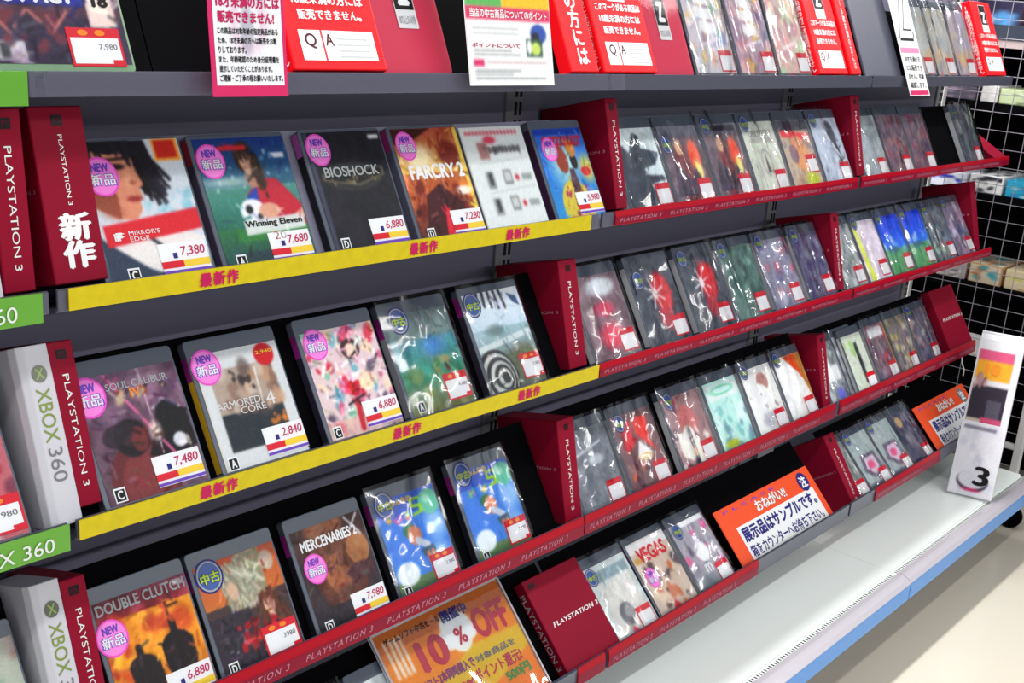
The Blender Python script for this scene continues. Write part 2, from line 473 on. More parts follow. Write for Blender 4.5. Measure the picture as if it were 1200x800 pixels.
def rating(p, x0, z0, s_=.0145, ch='A', y=-.0007):
    d = flat('rating_mark', [(x0, z0), (x0+s_, z0), (x0+s_, z0+s_*1.15), (x0, z0+s_*1.15)], y, M_white, p)
    flat('rating_field', [(x0+s_*.1, z0+s_*.1), (x0+s_*.9, z0+s_*.1), (x0+s_*.9, z0+s_), (x0+s_*.1, z0+s_)], y-.0001, M_ink, d)
    text(d, ch, x0+s_*.25, z0+s_*.2, x0+s_*.75, z0+s_*.92, M_white, y-.0004, bold=.04)
    return d

CASES = {}
def case_mesh(W, H, T):
    key = (round(W, 3), round(H, 3), T)
    if key not in CASES:
        mb = MB(); mb.plate(rrect(0, 0, W, H, .005, 3), 0, T)
        me = bpy.data.meshes.new('case_body'); me.from_pydata(mb.v, [], mb.f)
        bm = bmesh.new(); bm.from_mesh(me); bmesh.ops.recalc_face_normals(bm, faces=bm.faces)
        ed = [e for e in bm.edges if abs(e.verts[0].co.y-e.verts[1].co.y) < 1e-6]
        bmesh.ops.bevel(bm, geom=ed, offset=.0012, segments=2, affect='EDGES', profile=.5)
        bm.to_mesh(me); bm.free()
        CASES[key] = me
    return CASES[key]

def game(row, x0, label, art, cat='game case', group=None, W=.136, H=.172, T=.0145, body=None, head=.02, spine=(40, 38, 48),
         spine_top=(150, 40, 130), spine_txt=None, new=None, used=None, tagw=None, tagr=None, rate=None, texts=(), film='sleeve',
         dy=0, dz=0, yaw=0, seed=0, margin=.003, detail=True, low=0):
    t = empty('game_case', frame(row, x0, dy=dy, dz=dz, yaw=yaw), label, cat, group)
    me = case_mesh(W, H, T)
    b = body or M_case
    o = bpy.data.objects.new('case_body', me if b is M_case else me.copy()); COL.objects.link(o); o.parent = t
    if not o.data.materials: o.data.materials.append(b)
    o.location.y = .0004
    if art is not None:
        art.sheet('cover_print', margin+.003, low+.004, W-margin, H-head, -.0002, t)
    D_ = T-.001
    a = [(-.0004, .0015, .006), (-.0004, D_, .006), (-.0004, D_, H-head), (-.0004, .0015, H-head)]
    s1 = mesh('spine_print', a, [(0, 3, 2, 1)], paint('spine_%02x%02x%02x' % tuple(spine), spine), t)
    if spine_top:
        z0 = H-head-.03
        mesh('spine_badge', [(-.0006, .0015, z0), (-.0006, .0135, z0), (-.0006, .0135, H-head), (-.0006, .0015, H-head)], [(0, 3, 2, 1)],
             paint('spine_%02x%02x%02x' % tuple(spine_top), spine_top), s1)
    for (s_, u0, v0, u1, v1, m, kw) in texts:
        text(t, s_, u0*W, v0*H, u1*W, v1*H, m, -.0009, name='title_lettering', **kw)
    if new: sticker_new(t, new[0]*W, new[1]*H, *(new[2:]))
    if used: sticker_used(t, used[0]*W, used[1]*H, *(used[2:]))
    if tagw: tag_white(t, tagw[0]*W, tagw[1]*H, tagw[2])
    if tagr: tag_red(t, tagr[0]*W, tagr[1]*H, tagr[2] if len(tagr) > 2 else None, detail=detail, w=tagr[3] if len(tagr) > 3 else .05)
    if rate: rating(t, rate[0]*W, rate[1]*H, ch=rate[2])
    if film == 'sleeve':
        film_sheet('clear_sleeve', -.001, .0, W+.001, H+.001, -.0022, t, M_film, .0004, seed, 5, 6)
    elif film == 'bag':
        film_sheet('plastic_bag', -.003, -.001, W+.003, H+.006, -.0022, t, M_bag, .0062, seed, 14, 18)
    return t

def red_box(M, w, d, h, label, group, front_txt=None, side_txt=True, name='display_box', emblem=True, big=None, mid_txt=False, cat='display box'):
    """crimson card box: x 0..w, y 0..d (front at 0), z 0..h"""
    t = empty(name, M, label, cat, group)
    MB().box((0, 0, 0), (w, d, h)).build('box_body', M_red, t, bevel=.0012, seg=1)
    if front_txt:
        if big is None:
            text(t, 'PLAYSTATION 3', w*.40, h*.12, w*.40+min(w*.24, .0075), h*.80, M_offw, -.0006, rot=1)
        else:
            text(t, 'PLAYSTATION 3', w*.47, h*.44, w*.55, h*.84, M_white, -.0006, rot=1)
            text(t, big, w*.22, h*.08, w*.84, h*.40, M_white, -.0006, vertical=True, bold=.05)
        if emblem:
            s_ = min(w*.4, .012); cx = w*.5; cz = h*.92
            e = flat('emblem', rrect(cx-s_/2, cz-s_*.45, cx+s_/2, cz+s_*.45, s_*.12), -.0005, M_ink, t)
            text(e, 'PS', cx-s_*.34, cz-s_*.28, cx+s_*.34, cz+s_*.28, M_darkred, -.0008, bold=.03)
    if side_txt:      # lettering across the left cheek, reading towards the shopper
        me = text_mesh('PLAYSTATION 3', M_rosep, 0)
        for k, (xx, sgn) in enumerate(((-.0005, -1),)):
            o = bpy.data.objects.new('side_lettering', me); COL.objects.link(o); o.parent = t
            o.rotation_euler = Matrix(((0, 0, sgn), (-1, 0, 0), (0, 1, 0))).to_euler()
            o.location = (xx, d*.82, h*.52); o.scale = (d*.74, h*.026, 1)
    if mid_txt:
        text(t, 'PLAYSTATION 3', w*.14, h*.50, w*.98, h*.545, M_white, -.0006, bold=.01, shear=.2)
        if emblem:
            e = flat('emblem', rrect(w*.06, h*.90, w*.17, h*.955, .002), -.0005, M_darkred, t)
            text(e, 'PS', w*.075, h*.91, w*.155, h*.945, M_ink, -.0008)
    return t

# ================================================================== THE SETTING
wl = MB(); wl.box((-3, 4.4, 0), (9, 4.5, 3.0)); wl.build('wall_back', mat('pale_store_wall', (214, 214, 210), .6), None); tag(bpy.data.objects['wall_back'], kind='structure')
fl = MB(); fl.box((-3, -6, -.1), (9, 5, 0)).build('floor', M_floor); tag(bpy.data.objects['floor'], kind='structure')

YB = 1.285                                   # face of the back panels
def Z(z): return z+H0
POST = (-.35, .555, 1.468, 2.405, 3.29)      # upright centres
FR = .80; DECK = Z(-1.19)
unit = empty('shelving_unit', at(0, 0, -H0), 'long grey slotted store shelving run with white base deck and blue price rail', 'shelving')
for a, b in zip(POST, POST[1:]):
    MB().box((a+.012, YB, Z(-1.2)), (b-.012, YB+.012, Z(.27))).build('back_panel', M_panel, unit, bevel=.002, seg=1)
    MB().box((a+.001, .852, DECK-.03), (b-.001, YB, DECK)).build('deck_board', M_deck, unit, bevel=.0008, seg=1)
    # front edge of the deck: perforated strip, clear ticket rail and blue price strip
    mb = MB(); mb.box((a+.001, .835, DECK-.03), (b-.001, .8515, DECK-.0035))
    k = 0
    mb.build('perforated_edge', M_deck, unit)
    sl = MB(); x = a+.01
    while x < b-.01:
        sl.box((x, .8395, DECK-.006), (x+.0032, .8465, DECK-.0030)); x += .0092
    o = sl.build('edge_slots', M_slot, unit); o['kind'] = 'stuff'
    MB().prism_x([(.834, DECK+.003), (.822, DECK+.004), (.808, DECK-.001), (.80, DECK-.008), (.80, DECK-.012), (.834, DECK-.012)], a+.001, b-.001).build('clear_rail', M_rail, unit)
    MB().prism_x([(.7995, DECK-.0095), (.7995, DECK-.05), (.806, DECK-.056), (.806, DECK-.0095)], a+.002, b-.002).build('blue_price_rail', M_blue, unit, bevel=.0008, seg=1)
    MB().box((a+.001, .90, .02), (b-.001, .915, DECK-.03)).build('kick_plate', M_board, unit)
for i, p in enumerate(POST):
    u = MB(); u.box((p-.020, YB-.006, Z(-1.19)), (p+.020, YB+.02, Z(.28))).build('upright', M_post if i else M_post, unit, bevel=.001, seg=1)
    s_ = MB(); z = Z(-1.15)
    while z < Z(.26):
        for dx in (-.0, .0115):
            s_.box((p+dx, YB-.0075, z), (p+dx+.005, YB-.0045, z+.022))
        z += .0300
    o = s_.build('upright_slots', M_slot, unit); o['kind'] = 'stuff'

BAY = [(-.33, .545), (.555, 1.462), (1.472, 2.405), (2.415, 3.285)]
NAMES = {'1': 'top', 'A': 'second', 'C': 'third', 'D': 'fourth', 'E': 'lowest'}
BN = ['cut off at the left edge', 'left of the first upright', 'between the two uprights', 'at the far right end by the wire mesh']
LIPZ = {'1': (-.128, -.103), 'A': (-.343, -.3195), 'C': (-.591, -.568), 'D': (-.873, -.838), 'E': (-1.10, -1.066)}
def strip_text(parent, x0, x1, y, z0, z1, period=.1455, w=.118, m=None):
    n = max(1, int((x1-x0-.01)//period)); 
    me = text_mesh('PLAYSTATION 3', m or M_pale, 0, spacing=1.1, shear=.2)
    x = x0+.012
    while x+w < x1:
        o = bpy.data.objects.new('strip_lettering', me); COL.objects.link(o); o.parent = parent
        o.location = (x, y, z0); o.rotation_euler = (math.pi/2, 0, 0); o.scale = (w, z1-z0, 1)
        x += period
def shelf(row, bay, comps, strips):
    Y, Zr, t = ROW[row]
    x0, x1 = BAY[bay]
    lab = '%s tilted shelf of the rack, bay %s' % (NAMES[row], BN[bay])
    s_ = empty('display_shelf', at(0, 0, -H0), lab, 'shelf', 'tilted display shelves on the rack')
    M = frame(row, 0)
    zl, zt = LIPZ[row]
    yl = Y-.016
    # support board running back to the panel
    if row == '1':
        MB().prism_x([(Y-.0095, Z(-.1125)), (YB-.008, Z(-.1125)), (YB-.008, Z(-.122)), (Y-.0095, Z(-.122))], x0, x1).build('shelf_board', M_board, s_, bevel=.001, seg=1)
    elif row == 'E':
        MB().prism_x([(Y-.008, Z(zt-.040)), (Y+.03, Z(zt-.058)), (Y+.03, Z(zt-.062)), (Y-.008, Z(zt-.044))], x0 if bay < 3 else 2.516, x1).build('shelf_board', M_board, s_)
    else:
        MB().prism_x([(Y-.0095, Z(zl+.001)), (YB-.008, Z(zl-.050)), (YB-.008, Z(zl-.054)), (Y-.0095, Z(zl-.003))], x0, x1).build('shelf_board', M_board, s_)
    # lip
    MB().prism_x([(yl+.003, Z(zl)), (yl+.003, Z(zt-.001)), (yl+.0055, Z(zt-.001)), (yl+.0055, Z(zl))], x0, x1).build('front_lip', M_board, s_)
    if row != '1':
        MB().prism_x([(yl+.001, Z(zl-.001)), (yl+.001, Z(zt-.002)), (yl+.0025, Z(zt-.002)), (yl+.0025, Z(zl-.001))], x0, x1).build('clear_ticket_rail', M_rail2 if row == 'E' else M_clear, s_)
    for (a, b, hb, kind) in comps:
        bb = MB(); bb.box((a, .0165, -.004), (b, .0195, hb))
        o = bb.build('backrest', {'k': M_black, 'g': M_board, 'p': M_panel}[kind], s_)
        o.matrix_local = M
    for (a, b, kind) in strips:
        if kind == 'yellow':
            o = MB().box((a, yl-.002, Z(zl)), (b, yl, Z(zt))).build('label_strip', M_yel, s_)
        elif kind == 'green':
            o = MB().box((a, yl-.002, Z(zl)-.008), (b, yl, Z(zt)-.0005)).build('label_strip', M_green, s_)
        elif kind == 'clear':
            o = MB().box((a, yl-.002, Z(zl)), (b, yl, Z(zt))).build('clear_holder', M_clear, s_)
        else:
            mid = zl+(zt-zl)*.62
            o = MB().prism_x([(yl-.002, Z(zl)), (yl-.002, Z(mid)), (yl+.0005, Z(zt)), (yl+.0022, Z(zt)), (yl, Z(mid)), (yl, Z(zl))], a, b).build('label_strip', M_reds, s_)
            f_ = mesh('strip_face', [(a, yl-.0024, Z(zl)+.0015), (b, yl-.0024, Z(zl)+.0015), (b, yl-.0024, Z(mid)), (a, yl-.0024, Z(mid))], [(0, 1, 2, 3)], M_redl, o)
            lo = Z(zl)+(mid-zl)*.34; hi = Z(zl)+(mid-zl)*.78
            me = text_mesh('PLAYSTATION 3', M_rosep, 0, spacing=1.25, shear=.2)
            x = a+.012
            while x+.118 < b:
                l = bpy.data.objects.new('strip_lettering', me); COL.objects.link(l); l.parent = o
                l.location = (x, yl-.0032, lo); l.rotation_euler = (math.pi/2, 0, 0); l.scale = (.118, hi-lo, 1)
                x += .1455
        o['_k'] = 1; del o['_k']
    return s_
def kanji(sh, row, xs):
    zl, zt = LIPZ[row]; yl = ROW[row][0]-.016
    st = [c for c in sh.children if c.name.startswith('label_strip')][0]
    for x in xs:
        for dz, m, b in ((0, M_org, .09), (.0006, M_mag, .05)):
            me = text_mesh('最新作', m, b, spacing=1.25)
            l = bpy.data.objects.new('strip_lettering', me); COL.objects.link(l); l.parent = st
            g = .0006 if m is M_org else 0
            l.location = (x-.026-g, yl-.0026-dz, Z(zl)+.0035-g); l.rotation_euler = (math.pi/2, 0, 0); l.scale = (.052+2*g, .0165+2*g, 1)

# top row
s1l = shelf('1', 0, [(-.33, .545, .30, 'k')], [(-.33, .535, 'green')])
s1 = shelf('1', 1, [(.556, .69, .30, 'k'), (.692, 1.46, .30, 'k')], [(.537, 1.462, 'clear')])
s1b = shelf('1', 2, [(1.473, 2.40, .22, 'k')], [(1.463, 1.50, 'clear')])
s1c = shelf('1', 3, [(2.42, 3.06, .16, 'k')], [])
# second row
sa = shelf('A', 0, [(-.33, .462, .17, 'g')], [(-.33, .537, 'green')])
sb = shelf('A', 1, [(.628, 1.46, .178, 'p')], [(.565, 1.438, 'yellow'), (1.438, 1.462, 'clear')])
kanji(sb, 'A', (.746, 1.07, 1.262))
sc_ = shelf('A', 2, [(1.575, 2.40, .178, 'p')], [(1.503, 2.395, 'crimson')])
sd_ = shelf('A', 3, [(2.475, 3.285, .174, 'k')], [(2.41, 3.35, 'crimson')])
# third row
shelf('C', 0, [(-.33, .515, .17, 'k')], [(-.33, .545, 'green')])
sf = shelf('C', 1, [(.60, 1.415, .181, 'k')], [(.556, 1.469, 'yellow')])
kanji(sf, 'C', (.731, 1.035, 1.292))
shelf('C', 2, [(1.475, 2.375, .181, 'k')], [(1.472, 2.404, 'crimson')])
shelf('C', 3, [(2.418, 3.20, .181, 'k')], [(2.416, 3.28, 'crimson')])
# fourth row
shelf('D', 0, [(-.33, .525, .20, 'k')], [(-.33, .55, 'green')])
shelf('D', 1, [(.60, 1.435, .200, 'k')], [(.56, 1.462, 'crimson')])
shelf('D', 2, [(1.496, 2.385, .200, 'k')], [(1.466, 2.405, 'crimson')])
shelf('D', 3, [(2.435, 3.285, .190, 'k')], [(2.427, 3.285, 'crimson')])
# lowest row
shelf('E', 0, [(-.33, .545, .2, 'k')], [])
shelf('E', 1, [(.556, 1.46, .205, 'k')], [(1.386, 1.462, 'crimson')])
shelf('E', 2, [(1.47, 2.40, .205, 'k')], [(1.4725, 1.985, 'crimson')])
shelf('E', 3, [(2.515, 3.285, .20, 'k')], [(2.545, 2.945, 'crimson')])
# bracket stubs under the fourth shelf
for n_, x in (('second from the left', 2.15), ('near the wire mesh', 2.83)):
    b_ = MB(); b_.prism_x([(1.075, Z(-.895)), (1.12, Z(-.905)), (YB-.008, Z(-.955)), (YB-.008, Z(-1.0)), (1.12, Z(-.925)), (1.075, Z(-.91))], x-.035 if x < 2.5 else x-.006, x+.035 if x < 2.5 else x+.006)
    tag(b_.build('shelf_bracket', M_board, None), 'dark metal bracket under the fourth shelf, '+n_, 'bracket')

# ================================================================== BOXES THAT DIVIDE THE ROWS
G = 'red divider boxes standing between the game cases'
def divider(row, x, w, where, d=.138, h=.182, tilt=15, dy=.006, dz=.012, **k):
    return red_box(frame(row, x, tilt, dy=dy, dz=dz), w, d, h, where, G, front_txt=True, **k)
divider('A', .510, .033, 'narrow red divider box, leftmost on the second shelf', tilt=6)
red_box(frame('A', .564, 15, dy=.006, dz=.014), .059, .128, .183, 'wide red box with two large white characters at the left of the second shelf', None, front_txt=True, big='新作')
divider('A', 1.537, .031, 'red divider box right of the round fruit cover on the second shelf')
divider('A', 2.434, .040, 'red divider box in the middle of the right bay, second shelf', h=.178)
divider('C', .567, .029, 'narrow red divider box beside the white box on the third shelf', tilt=18)
divider('C', 1.422, .046, 'red divider box right of the zebra cover, third shelf', dz=.004, h=.178)
divider('C', 2.378, .036, 'red divider box near the right, third shelf', dz=.004, h=.173)
divider('D', .567, .031, 'narrow red divider box beside the white box on the fourth shelf', tilt=18)
divider('D', 1.443, .045, 'red divider box with a dark cheek in the middle of the fourth shelf', dz=.004, tilt=13)
divider('D', 2.392, .040, 'red divider box toward the right on the fourth shelf', dz=.004, h=.172)
divider('E', 2.462, .050, 'red divider box behind the orange notice on the lowest shelf', tilt=36, d=.10, h=.19, dz=-.004, dy=-.01)
# end and face-on boxes
t = red_box(frame('A', 3.30, 60, dy=-.002, dz=.005), .09, .03, .14, 'red end box lying low at the right end of the second shelf', None, side_txt=False)
t = red_box(frame('C', 3.222, 15, dy=.006, dz=.002), .035, .138, .19, 'red box closing the right end of the third shelf against the mesh', None)
t = red_box(frame('D', 3.132, dy=-.011, dz=.003), .165, .026, .188, 'square red box facing front at the right end of the fourth shelf', None, side_txt=False, mid_txt=True, emblem=False)
t = red_box(frame('E', 1.383, dy=-.0105, dz=.005), .148, .0245, .186, 'large red box facing front beside the orange sale sign', None, side_txt=False, mid_txt=True)
me_ = text_mesh('PLAYSTATION 3', M_pale, 0)
o = bpy.data.objects.new('side_lettering', me_); COL.objects.link(o); o.parent = t
o.rotation_euler = Matrix(((0, 0, -1), (0, -1, 0), (-1, 0, 0))).to_euler(); o.location = (-.0005, .021, .165); o.scale = (.14, .012, 1)

# white boxes with the green round emblem
def white_box(row, x, w, label, tilt, h=.195, d=.10):
    t = empty('white_display_box', frame(row, x, tilt, dy=-.004, dz=.002), label, 'display box')
    mb = MB(); r = .010
    pr = [(0, d), (0, .012), (.004, .003), (.012, 0), (w, 0), (w, d)]
    n = len(pr)
    mb.add([(px, py, 0) for px, py in pr]+[(px, py, h) for px, py in pr], [(i, (i+1) % n, n+(i+1) % n, n+i) for i in range(n)]+[tuple(range(n-1, -1, -1)), tuple(range(n, 2*n))])
    mb.build('box_body', mat('white_box_gloss', (196, 197, 206), .3, spec=.4), t, bevel=.0008, seg=1)
    text(t, 'XBOX', w*.42, h*.46, w*.42+.0155, h*.76, mat('olive_ink', (120, 140, 50), .4), -.0006, rot=1, bold=.005)
    text(t, '360', w*.42, h*.24, w*.42+.0155, h*.43, M_grey, -.0006, rot=1)
    cx, cz = w*.62, h*.84
    e = flat('emblem', ring(cx, cz, .0085, .0095), -.0006, mat('emblem_grey', (92, 100, 84), .25, spec=.7), t)
    text(e, 'X', cx-.005, cz-.006, cx+.005, cz+.006, mat('emblem_green', (150, 175, 90), .3), -.0009, bold=.02)
    return t
white_box('C', .530, .038, 'white box with green lettering on the third shelf', 20)
white_box('D', .530, .037, 'white box with green lettering on the fourth shelf', 20, h=.2)
white_box('A', .470, .036, 'white box cut off at the far left of the second shelf', 15, h=.15)
# green strips lettering
def green_txt(row, x1, w, s='XBOX 360'):
    zl, zt = LIPZ[row]; yl = ROW[row][0]-.016
    sh = [o for o in bpy.data.objects if o.name.startswith('label_strip') and o.data.materials[0] is M_green and abs(o.data.vertices[0].co.y-(yl-.002)) < .003 and abs(o.data.vertices[0].co.z-(Z(zl)-.008)) < .003]
    text(sh[0] if sh else None, s, x1-w, Z(zl)-.003, x1, Z(zt)-.010, M_offw, yl-.0035)
green_txt('A', .510, .11); green_txt('C', .527, .11); green_txt('D', .52, .1); green_txt('1', .43, .11)

# ================================================================== GAME CASES
GA = 'sleeved cases on the second shelf'; GC = 'cases on the third shelf'; GD = 'cases on the fourth shelf'; GE = 'cases on the lowest shelf'; G1 = 'cases on the top shelf'
BIG = dict(n=76, m=92); MED = dict(n=52, m=64); SML = dict(n=36, m=52)
SK = (222, 168, 140)

# --- second shelf, left of the first upright
a = Art((206, 214, 222), **BIG)
a.gv(0, (60, 84, 100), .2, (205, 214, 220)).blobs(26, [(150, 200, 214), (190, 205, 214), (120, 190, 205)], 3, .02, .06, (.3, .42, 1, .62), .6)
a.poly([(0, 1), (.66, 1), (.72, .78), (.60, .62), (.5, .66), (.5, .82), (0, .9)], (36, 33, 44)).strands(60, .46, .72, .68, .9, [(30, 28, 38), (44, 40, 54), (24, 22, 30)], 4, .2, -62, 22, .03)
a.poly([(0, .56), (0, .95), (.44, .95), (.50, .86), (.505, .78), (.545, .68), (.50, .655), (.51, .60), (.475, .57), (.47, .50), (.40, .445), (.22, .45)], (212, 146, 118))
a.poly([(.0, .56), (0, .86), (.16, .84), (.28, .6), (.26, .45)], (132, 64, 46), .75).ell(.42, .72, .07, .1, (232, 178, 152), .7, 1).ell(.34, .815, .075, .022, (44, 36, 42)).line(.24, .865, .46, .875, .022, (50, 36, 38)).ell(.45, .70, .03, .02, (150, 84, 70), .7).ell(.43, .585, .075, .022, (160, 66, 66)).ell(.2, .5, .16, .07, (150, 76, 56), .6, 1)
a.poly([(0, 1), (.52, 1), (.5, .93), (.3, .9), (.14, .93), (0, .9)], (30, 28, 40)).strands(22, .0, .93, .48, .98, [(30, 28, 38), (46, 40, 52)], 9, .12, -80, 20, .03)
a.poly([(0, .3), (.55, .4), (1, .28), (.9, .1), (.5, .06), (0, .24)], (224, 220, 218)).poly([(0, .36), (.06, .3), (.45, .06), (.9, .06), (1, 0), (0, 0)], (58, 72, 92))
a.line(.4, .36, .56, .24, .03, (50, 54, 66)).rect(.06, .26, 1.1, .41, (208, 40, 56), 1, .08).rect(.73, .84, .99, 1, (240, 170, 60)).rect(.75, .86, .96, .99, (196, 50, 40))
game('A', .620, 'clear case with dark haired face and red diagonal band, leftmost on second shelf', a, group=GA, new=(.21, .745, .0205), tagw=(.96, .055, '7,380'), rate=(.2, .035, 'C'), W=.138,
     texts=[("MIRROR'S", .30, .345, .58, .375, M_white, {}), ('EDGE', .30, .305, .47, .335, M_white, {}), ('F', .17, .31, .26, .37, M_white, dict(bold=.12))], head=.003, spine=(60, 62, 74), seed=1)

a = Art((40, 78, 128), **BIG)
a.gv(.55, (60, 120, 130), 1, (28, 60, 130)).gv(.3, (46, 112, 96), .62, (90, 150, 140)).gv(0, (40, 84, 84), .3, (60, 120, 80))
a.ell(.25, .66, .5, .06, (190, 214, 210), .8, .8).blobs(30, [(230, 240, 240), (120, 180, 200)], 5, .01, .03, (0, .6, 1, .95), .5)
a.poly([(.4, .3), (.42, .55), (.6, .68), (.8, .66), (1, .45), (1, .28), (.6, .26)], (190, 44, 66)).poly([(.36, .32), (.42, .54), (.55, .62), (.52, .4)], (40, 80, 170))
a.poly([(.44, .7), (.6, .74), (.64, .62), (.5, .6)], (190, 140, 116)).face(.51, .82, .105, (214, 168, 144), (66, 46, 38), turn=-.1).strands(26, .56, .7, .66, .86, [(60, 42, 34), (84, 60, 46)], 3, .16, -88, 14, .03)
a.ell(.44, .42, .14, .1, (232, 234, 238)).ell(.4, .44, .04, .035, (40, 44, 50)).ell(.5, .38, .03, .025, (60, 60, 70)).ell(.62, .42, .12, .06, (214, 164, 140))
a.poly([(.7, .3), (1.0, .42), (1.0, .34), (.78, .26)], (220, 170, 140)).rect(.2, .2, 1, .29, (60, 130, 70)).rect(.3, .235, .98, .345, (210, 216, 214), 1, .03).rect(.24, .965-.06, .55, .94, (210, 50, 60)).rect(.78, .83, .96, .87, (225, 225, 235))
a.rect(.12, .02, .75, .12, (50, 72, 80)).scribble(60, 3, 30)
game('A', .768, 'clear case with a long haired player holding a football', a, group=GA, new=(.17, .8, .0195), tagw=(.96, .045, '7,680'), rate=(.14, .03, 'A'), W=.140,
     texts=[('Winning Eleven', .33, .295, .93, .355, M_ink, dict(bold=.03)), ('20', .58, .2, .72, .26, M_tagr, dict(bold=.04))], head=.006, spine=(70, 60, 80), spine_top=(160, 30, 50), seed=2)

a = Art((36, 36, 46), **BIG)
a.noise(7, 4).rect(.0, 0, .06, 1, (74, 76, 96)).ell(.5, .62, .38, .12, (60, 60, 60), .8).poly([(.1, .66), (.92, .70), (.92, .62), (.55, .54), (.1, .60)], (96, 92, 80)).poly([(.14, .65), (.88, .685), (.88, .63), (.55, .565), (.14, .61)], (30, 30, 34))
a.blobs(30, [(150, 130, 80), (180, 170, 140)], 8, .01, .025, (.2, .57, .85, .66), .7).rect(.84, .93, .98, .965, (225, 225, 230))
game('A', .931, 'dark charcoal case with a silver arched logo', a, group=GA, new=(.18, .84, .0195), tagw=(.97, .06, '6,880'), rate=(.13, .05, 'D'), W=.139, head=.004,
     texts=[('BIOSHOCK', .17, .62, .84, .70, M_pale, dict(bold=.02))], spine=(24, 24, 30), spine_top=(190, 90, 180), seed=3)

a = Art((190, 110, 60), **BIG)
a.gv(.6, (226, 190, 110), 1, (150, 60, 40)).gv(0, (90, 40, 36), .5, (200, 110, 60)).noise(24, 7, 7)
a.poly([(0, 1), (.6, 1), (.3, .9), (0, .86)], (70, 26, 24)).ell(.3, .74, .3, .16, (244, 236, 200), .9, .6).ell(.78, .76, .2, .15, (130, 50, 34), 1, .3).blobs(22, [(110, 36, 30), (236, 150, 60), (60, 26, 28)], 9, .03, .09, (0, .2, 1, .5), .8)
a.poly([(.1, .0), (.25, .4), (.5, .5), (.8, .3), (.7, 0)], (80, 34, 40)).poly([(.4, 0), (.48, .32), (.72, .1), (.7, 0)], (214, 50, 70)).rect(.94, 0, 1, 1, (230, 200, 90)).ell(.85, .42, .16, .05, (245, 240, 240), .9, .4)
a.scribble(140, 9, 60)
game('A', 1.083, 'clear case with a burning orange battle scene and bold white title', a, group=GA, new=(.2, .83, .019), tagw=(.98, .05, '7,280'), rate=(.14, .04, 'D'), W=.137, head=.004,
     texts=[('FARCRY 2', .14, .54, .92, .67, M_white, dict(bold=.05))], spine=(90, 90, 110), spine_top=(170, 40, 120), seed=4)

# white paper notice card in a sleeve
t = empty('paper_card', frame('A', 1.2225, dy=-.001), 'white printed paper card with small red headline standing between two cases', 'card')
a = Art((222, 228, 228), **MED)
for yy, k in ((.42, 0), (.17, 1)):
    a.rect(.2, yy, .33, yy+.16, (150, 156, 156)).rect(.24, yy+.03, .3, yy+.15, (60, 64, 70)).rect(.48, yy+.03, .62, yy+.17, (130, 136, 136)).rect(.5, yy+.06, .6, yy+.15, (200, 204, 204)).ell(.7, yy+.09, .03, .03, (196, 40, 60)).rect(.78, yy+.06, .95, yy+.12, (150, 160, 158))
for i in range(15): a.rect(.06+.058*i, .93, .1+.058*i, .965, (206, 60, 84))
for i in range(8): a.ell(.38+.068*i, .785, .03, .03, (40, 34, 40)).ell(.38+.068*i, .785, .01, .012, (210, 210, 210))
a.line(.15, .66, .97, .7, .012, (190, 196, 196)).line(.2, .38, .97, .42, .012, (190, 196, 196)).ell(.42, .88, .1, .035, (214, 60, 90)).rect(.2, .7, .36, .86, (170, 120, 116)).blobs(16, [(50, 44, 50), (90, 84, 88)], 2, .015, .03, (.3, .74, .9, .82), .9).rect(.02, .0, .14, .02, (60, 70, 90))
MB().box((0, 0, 0), (.137, .0022, .166)).build('card_stock', M_offw, t)
a.sheet('cover_print', .001, .001, .136, .165, -.0003, t)
film_sheet('clear_sleeve', -.001, 0, .138, .17, -.002, t, M_film, .0003, 55, 6, 8)

a = Art((96, 178, 220), **BIG)
a.gv(0, (60, 150, 205), 1, (50, 110, 200)).ell(.45, .62, .4, .35, (190, 226, 214), .9, .8).ell(.9, .55, .2, .2, (240, 210, 90), .8, .6)
a.ell(.5, .14, .32, .3, (206, 190, 80)).blobs(40, [(190, 60, 60), (120, 90, 40), (240, 220, 110), (170, 60, 110)], 6, .02, .05, (.28, 0, .78, .38), .9)
a.ell(.42, .66, .12, .15, (150, 70, 50)).ell(.66, .64, .07, .09, (40, 30, 36)).poly([(.48, .3), (.52, .56), (.62, .56), (.66, .3)], (96, 70, 80)).ell(.66, .78, .1, .1, (190, 130, 60)).ell(.86, .52, .1, .05, (206, 40, 60)).rect(0, .93, 1, 1, (30, 70, 170))
for i in range(11): a.line(.12+.075*i, .82, .155+.075*i, .9, .035, (206, 36, 60))
a.line(.12, .82, .9, .83, .02, (206, 36, 60)).line(.15, .9, .95, .9, .02, (206, 36, 60))
a.scribble(80, 9, 60)
game('A', 1.380, 'bright blue case with round fruit shapes and a red title', a, group=GA, new=(.26, .72, .018), tagw=(.97, .08, '5,980'), W=.128, head=.014,
     spine=(60, 30, 60), spine_top=(60, 30, 60), seed=6)

# --- second shelf, middle bay (bagged)
def bagged(row, x0, label, art, grp, used=True, tagpos=.95, W=.134, seed=0, film='bag', txt=(), spine=(206, 208, 214), tz=.055, **k):
    if used is True: used = (.17, .86, .0155)
    art.c = np.clip((art.c-112)*1.3+128, 0, 255); art.scribble(70, seed)
    return game(row, x0, label, art, group=grp, W=W, head=.02, used=used or None, tagr=(tagpos, tz, None, .044) if tagpos else None, film=film, seed=seed,
                spine=spine, spine_top=None, texts=txt, detail=False, **k)
a = Art((196, 204, 206), **MED)
a.poly([(.0, .0), (.0, .9), (.3, .7), (.5, .95), (.62, .9), (.6, .75), (1, .68), (.8, .5), (1, .35), (.6, .3), (.9, 0)], (56, 64, 76)).poly([(.55, .5), (.9, .55), (.95, .4), (.6, .42)], (190, 200, 204)).noise(16, 3)
bagged('A', 1.575, 'bagged case with black angular wings on pale ground', a, GA, used=None, seed=11, tagpos=.98)
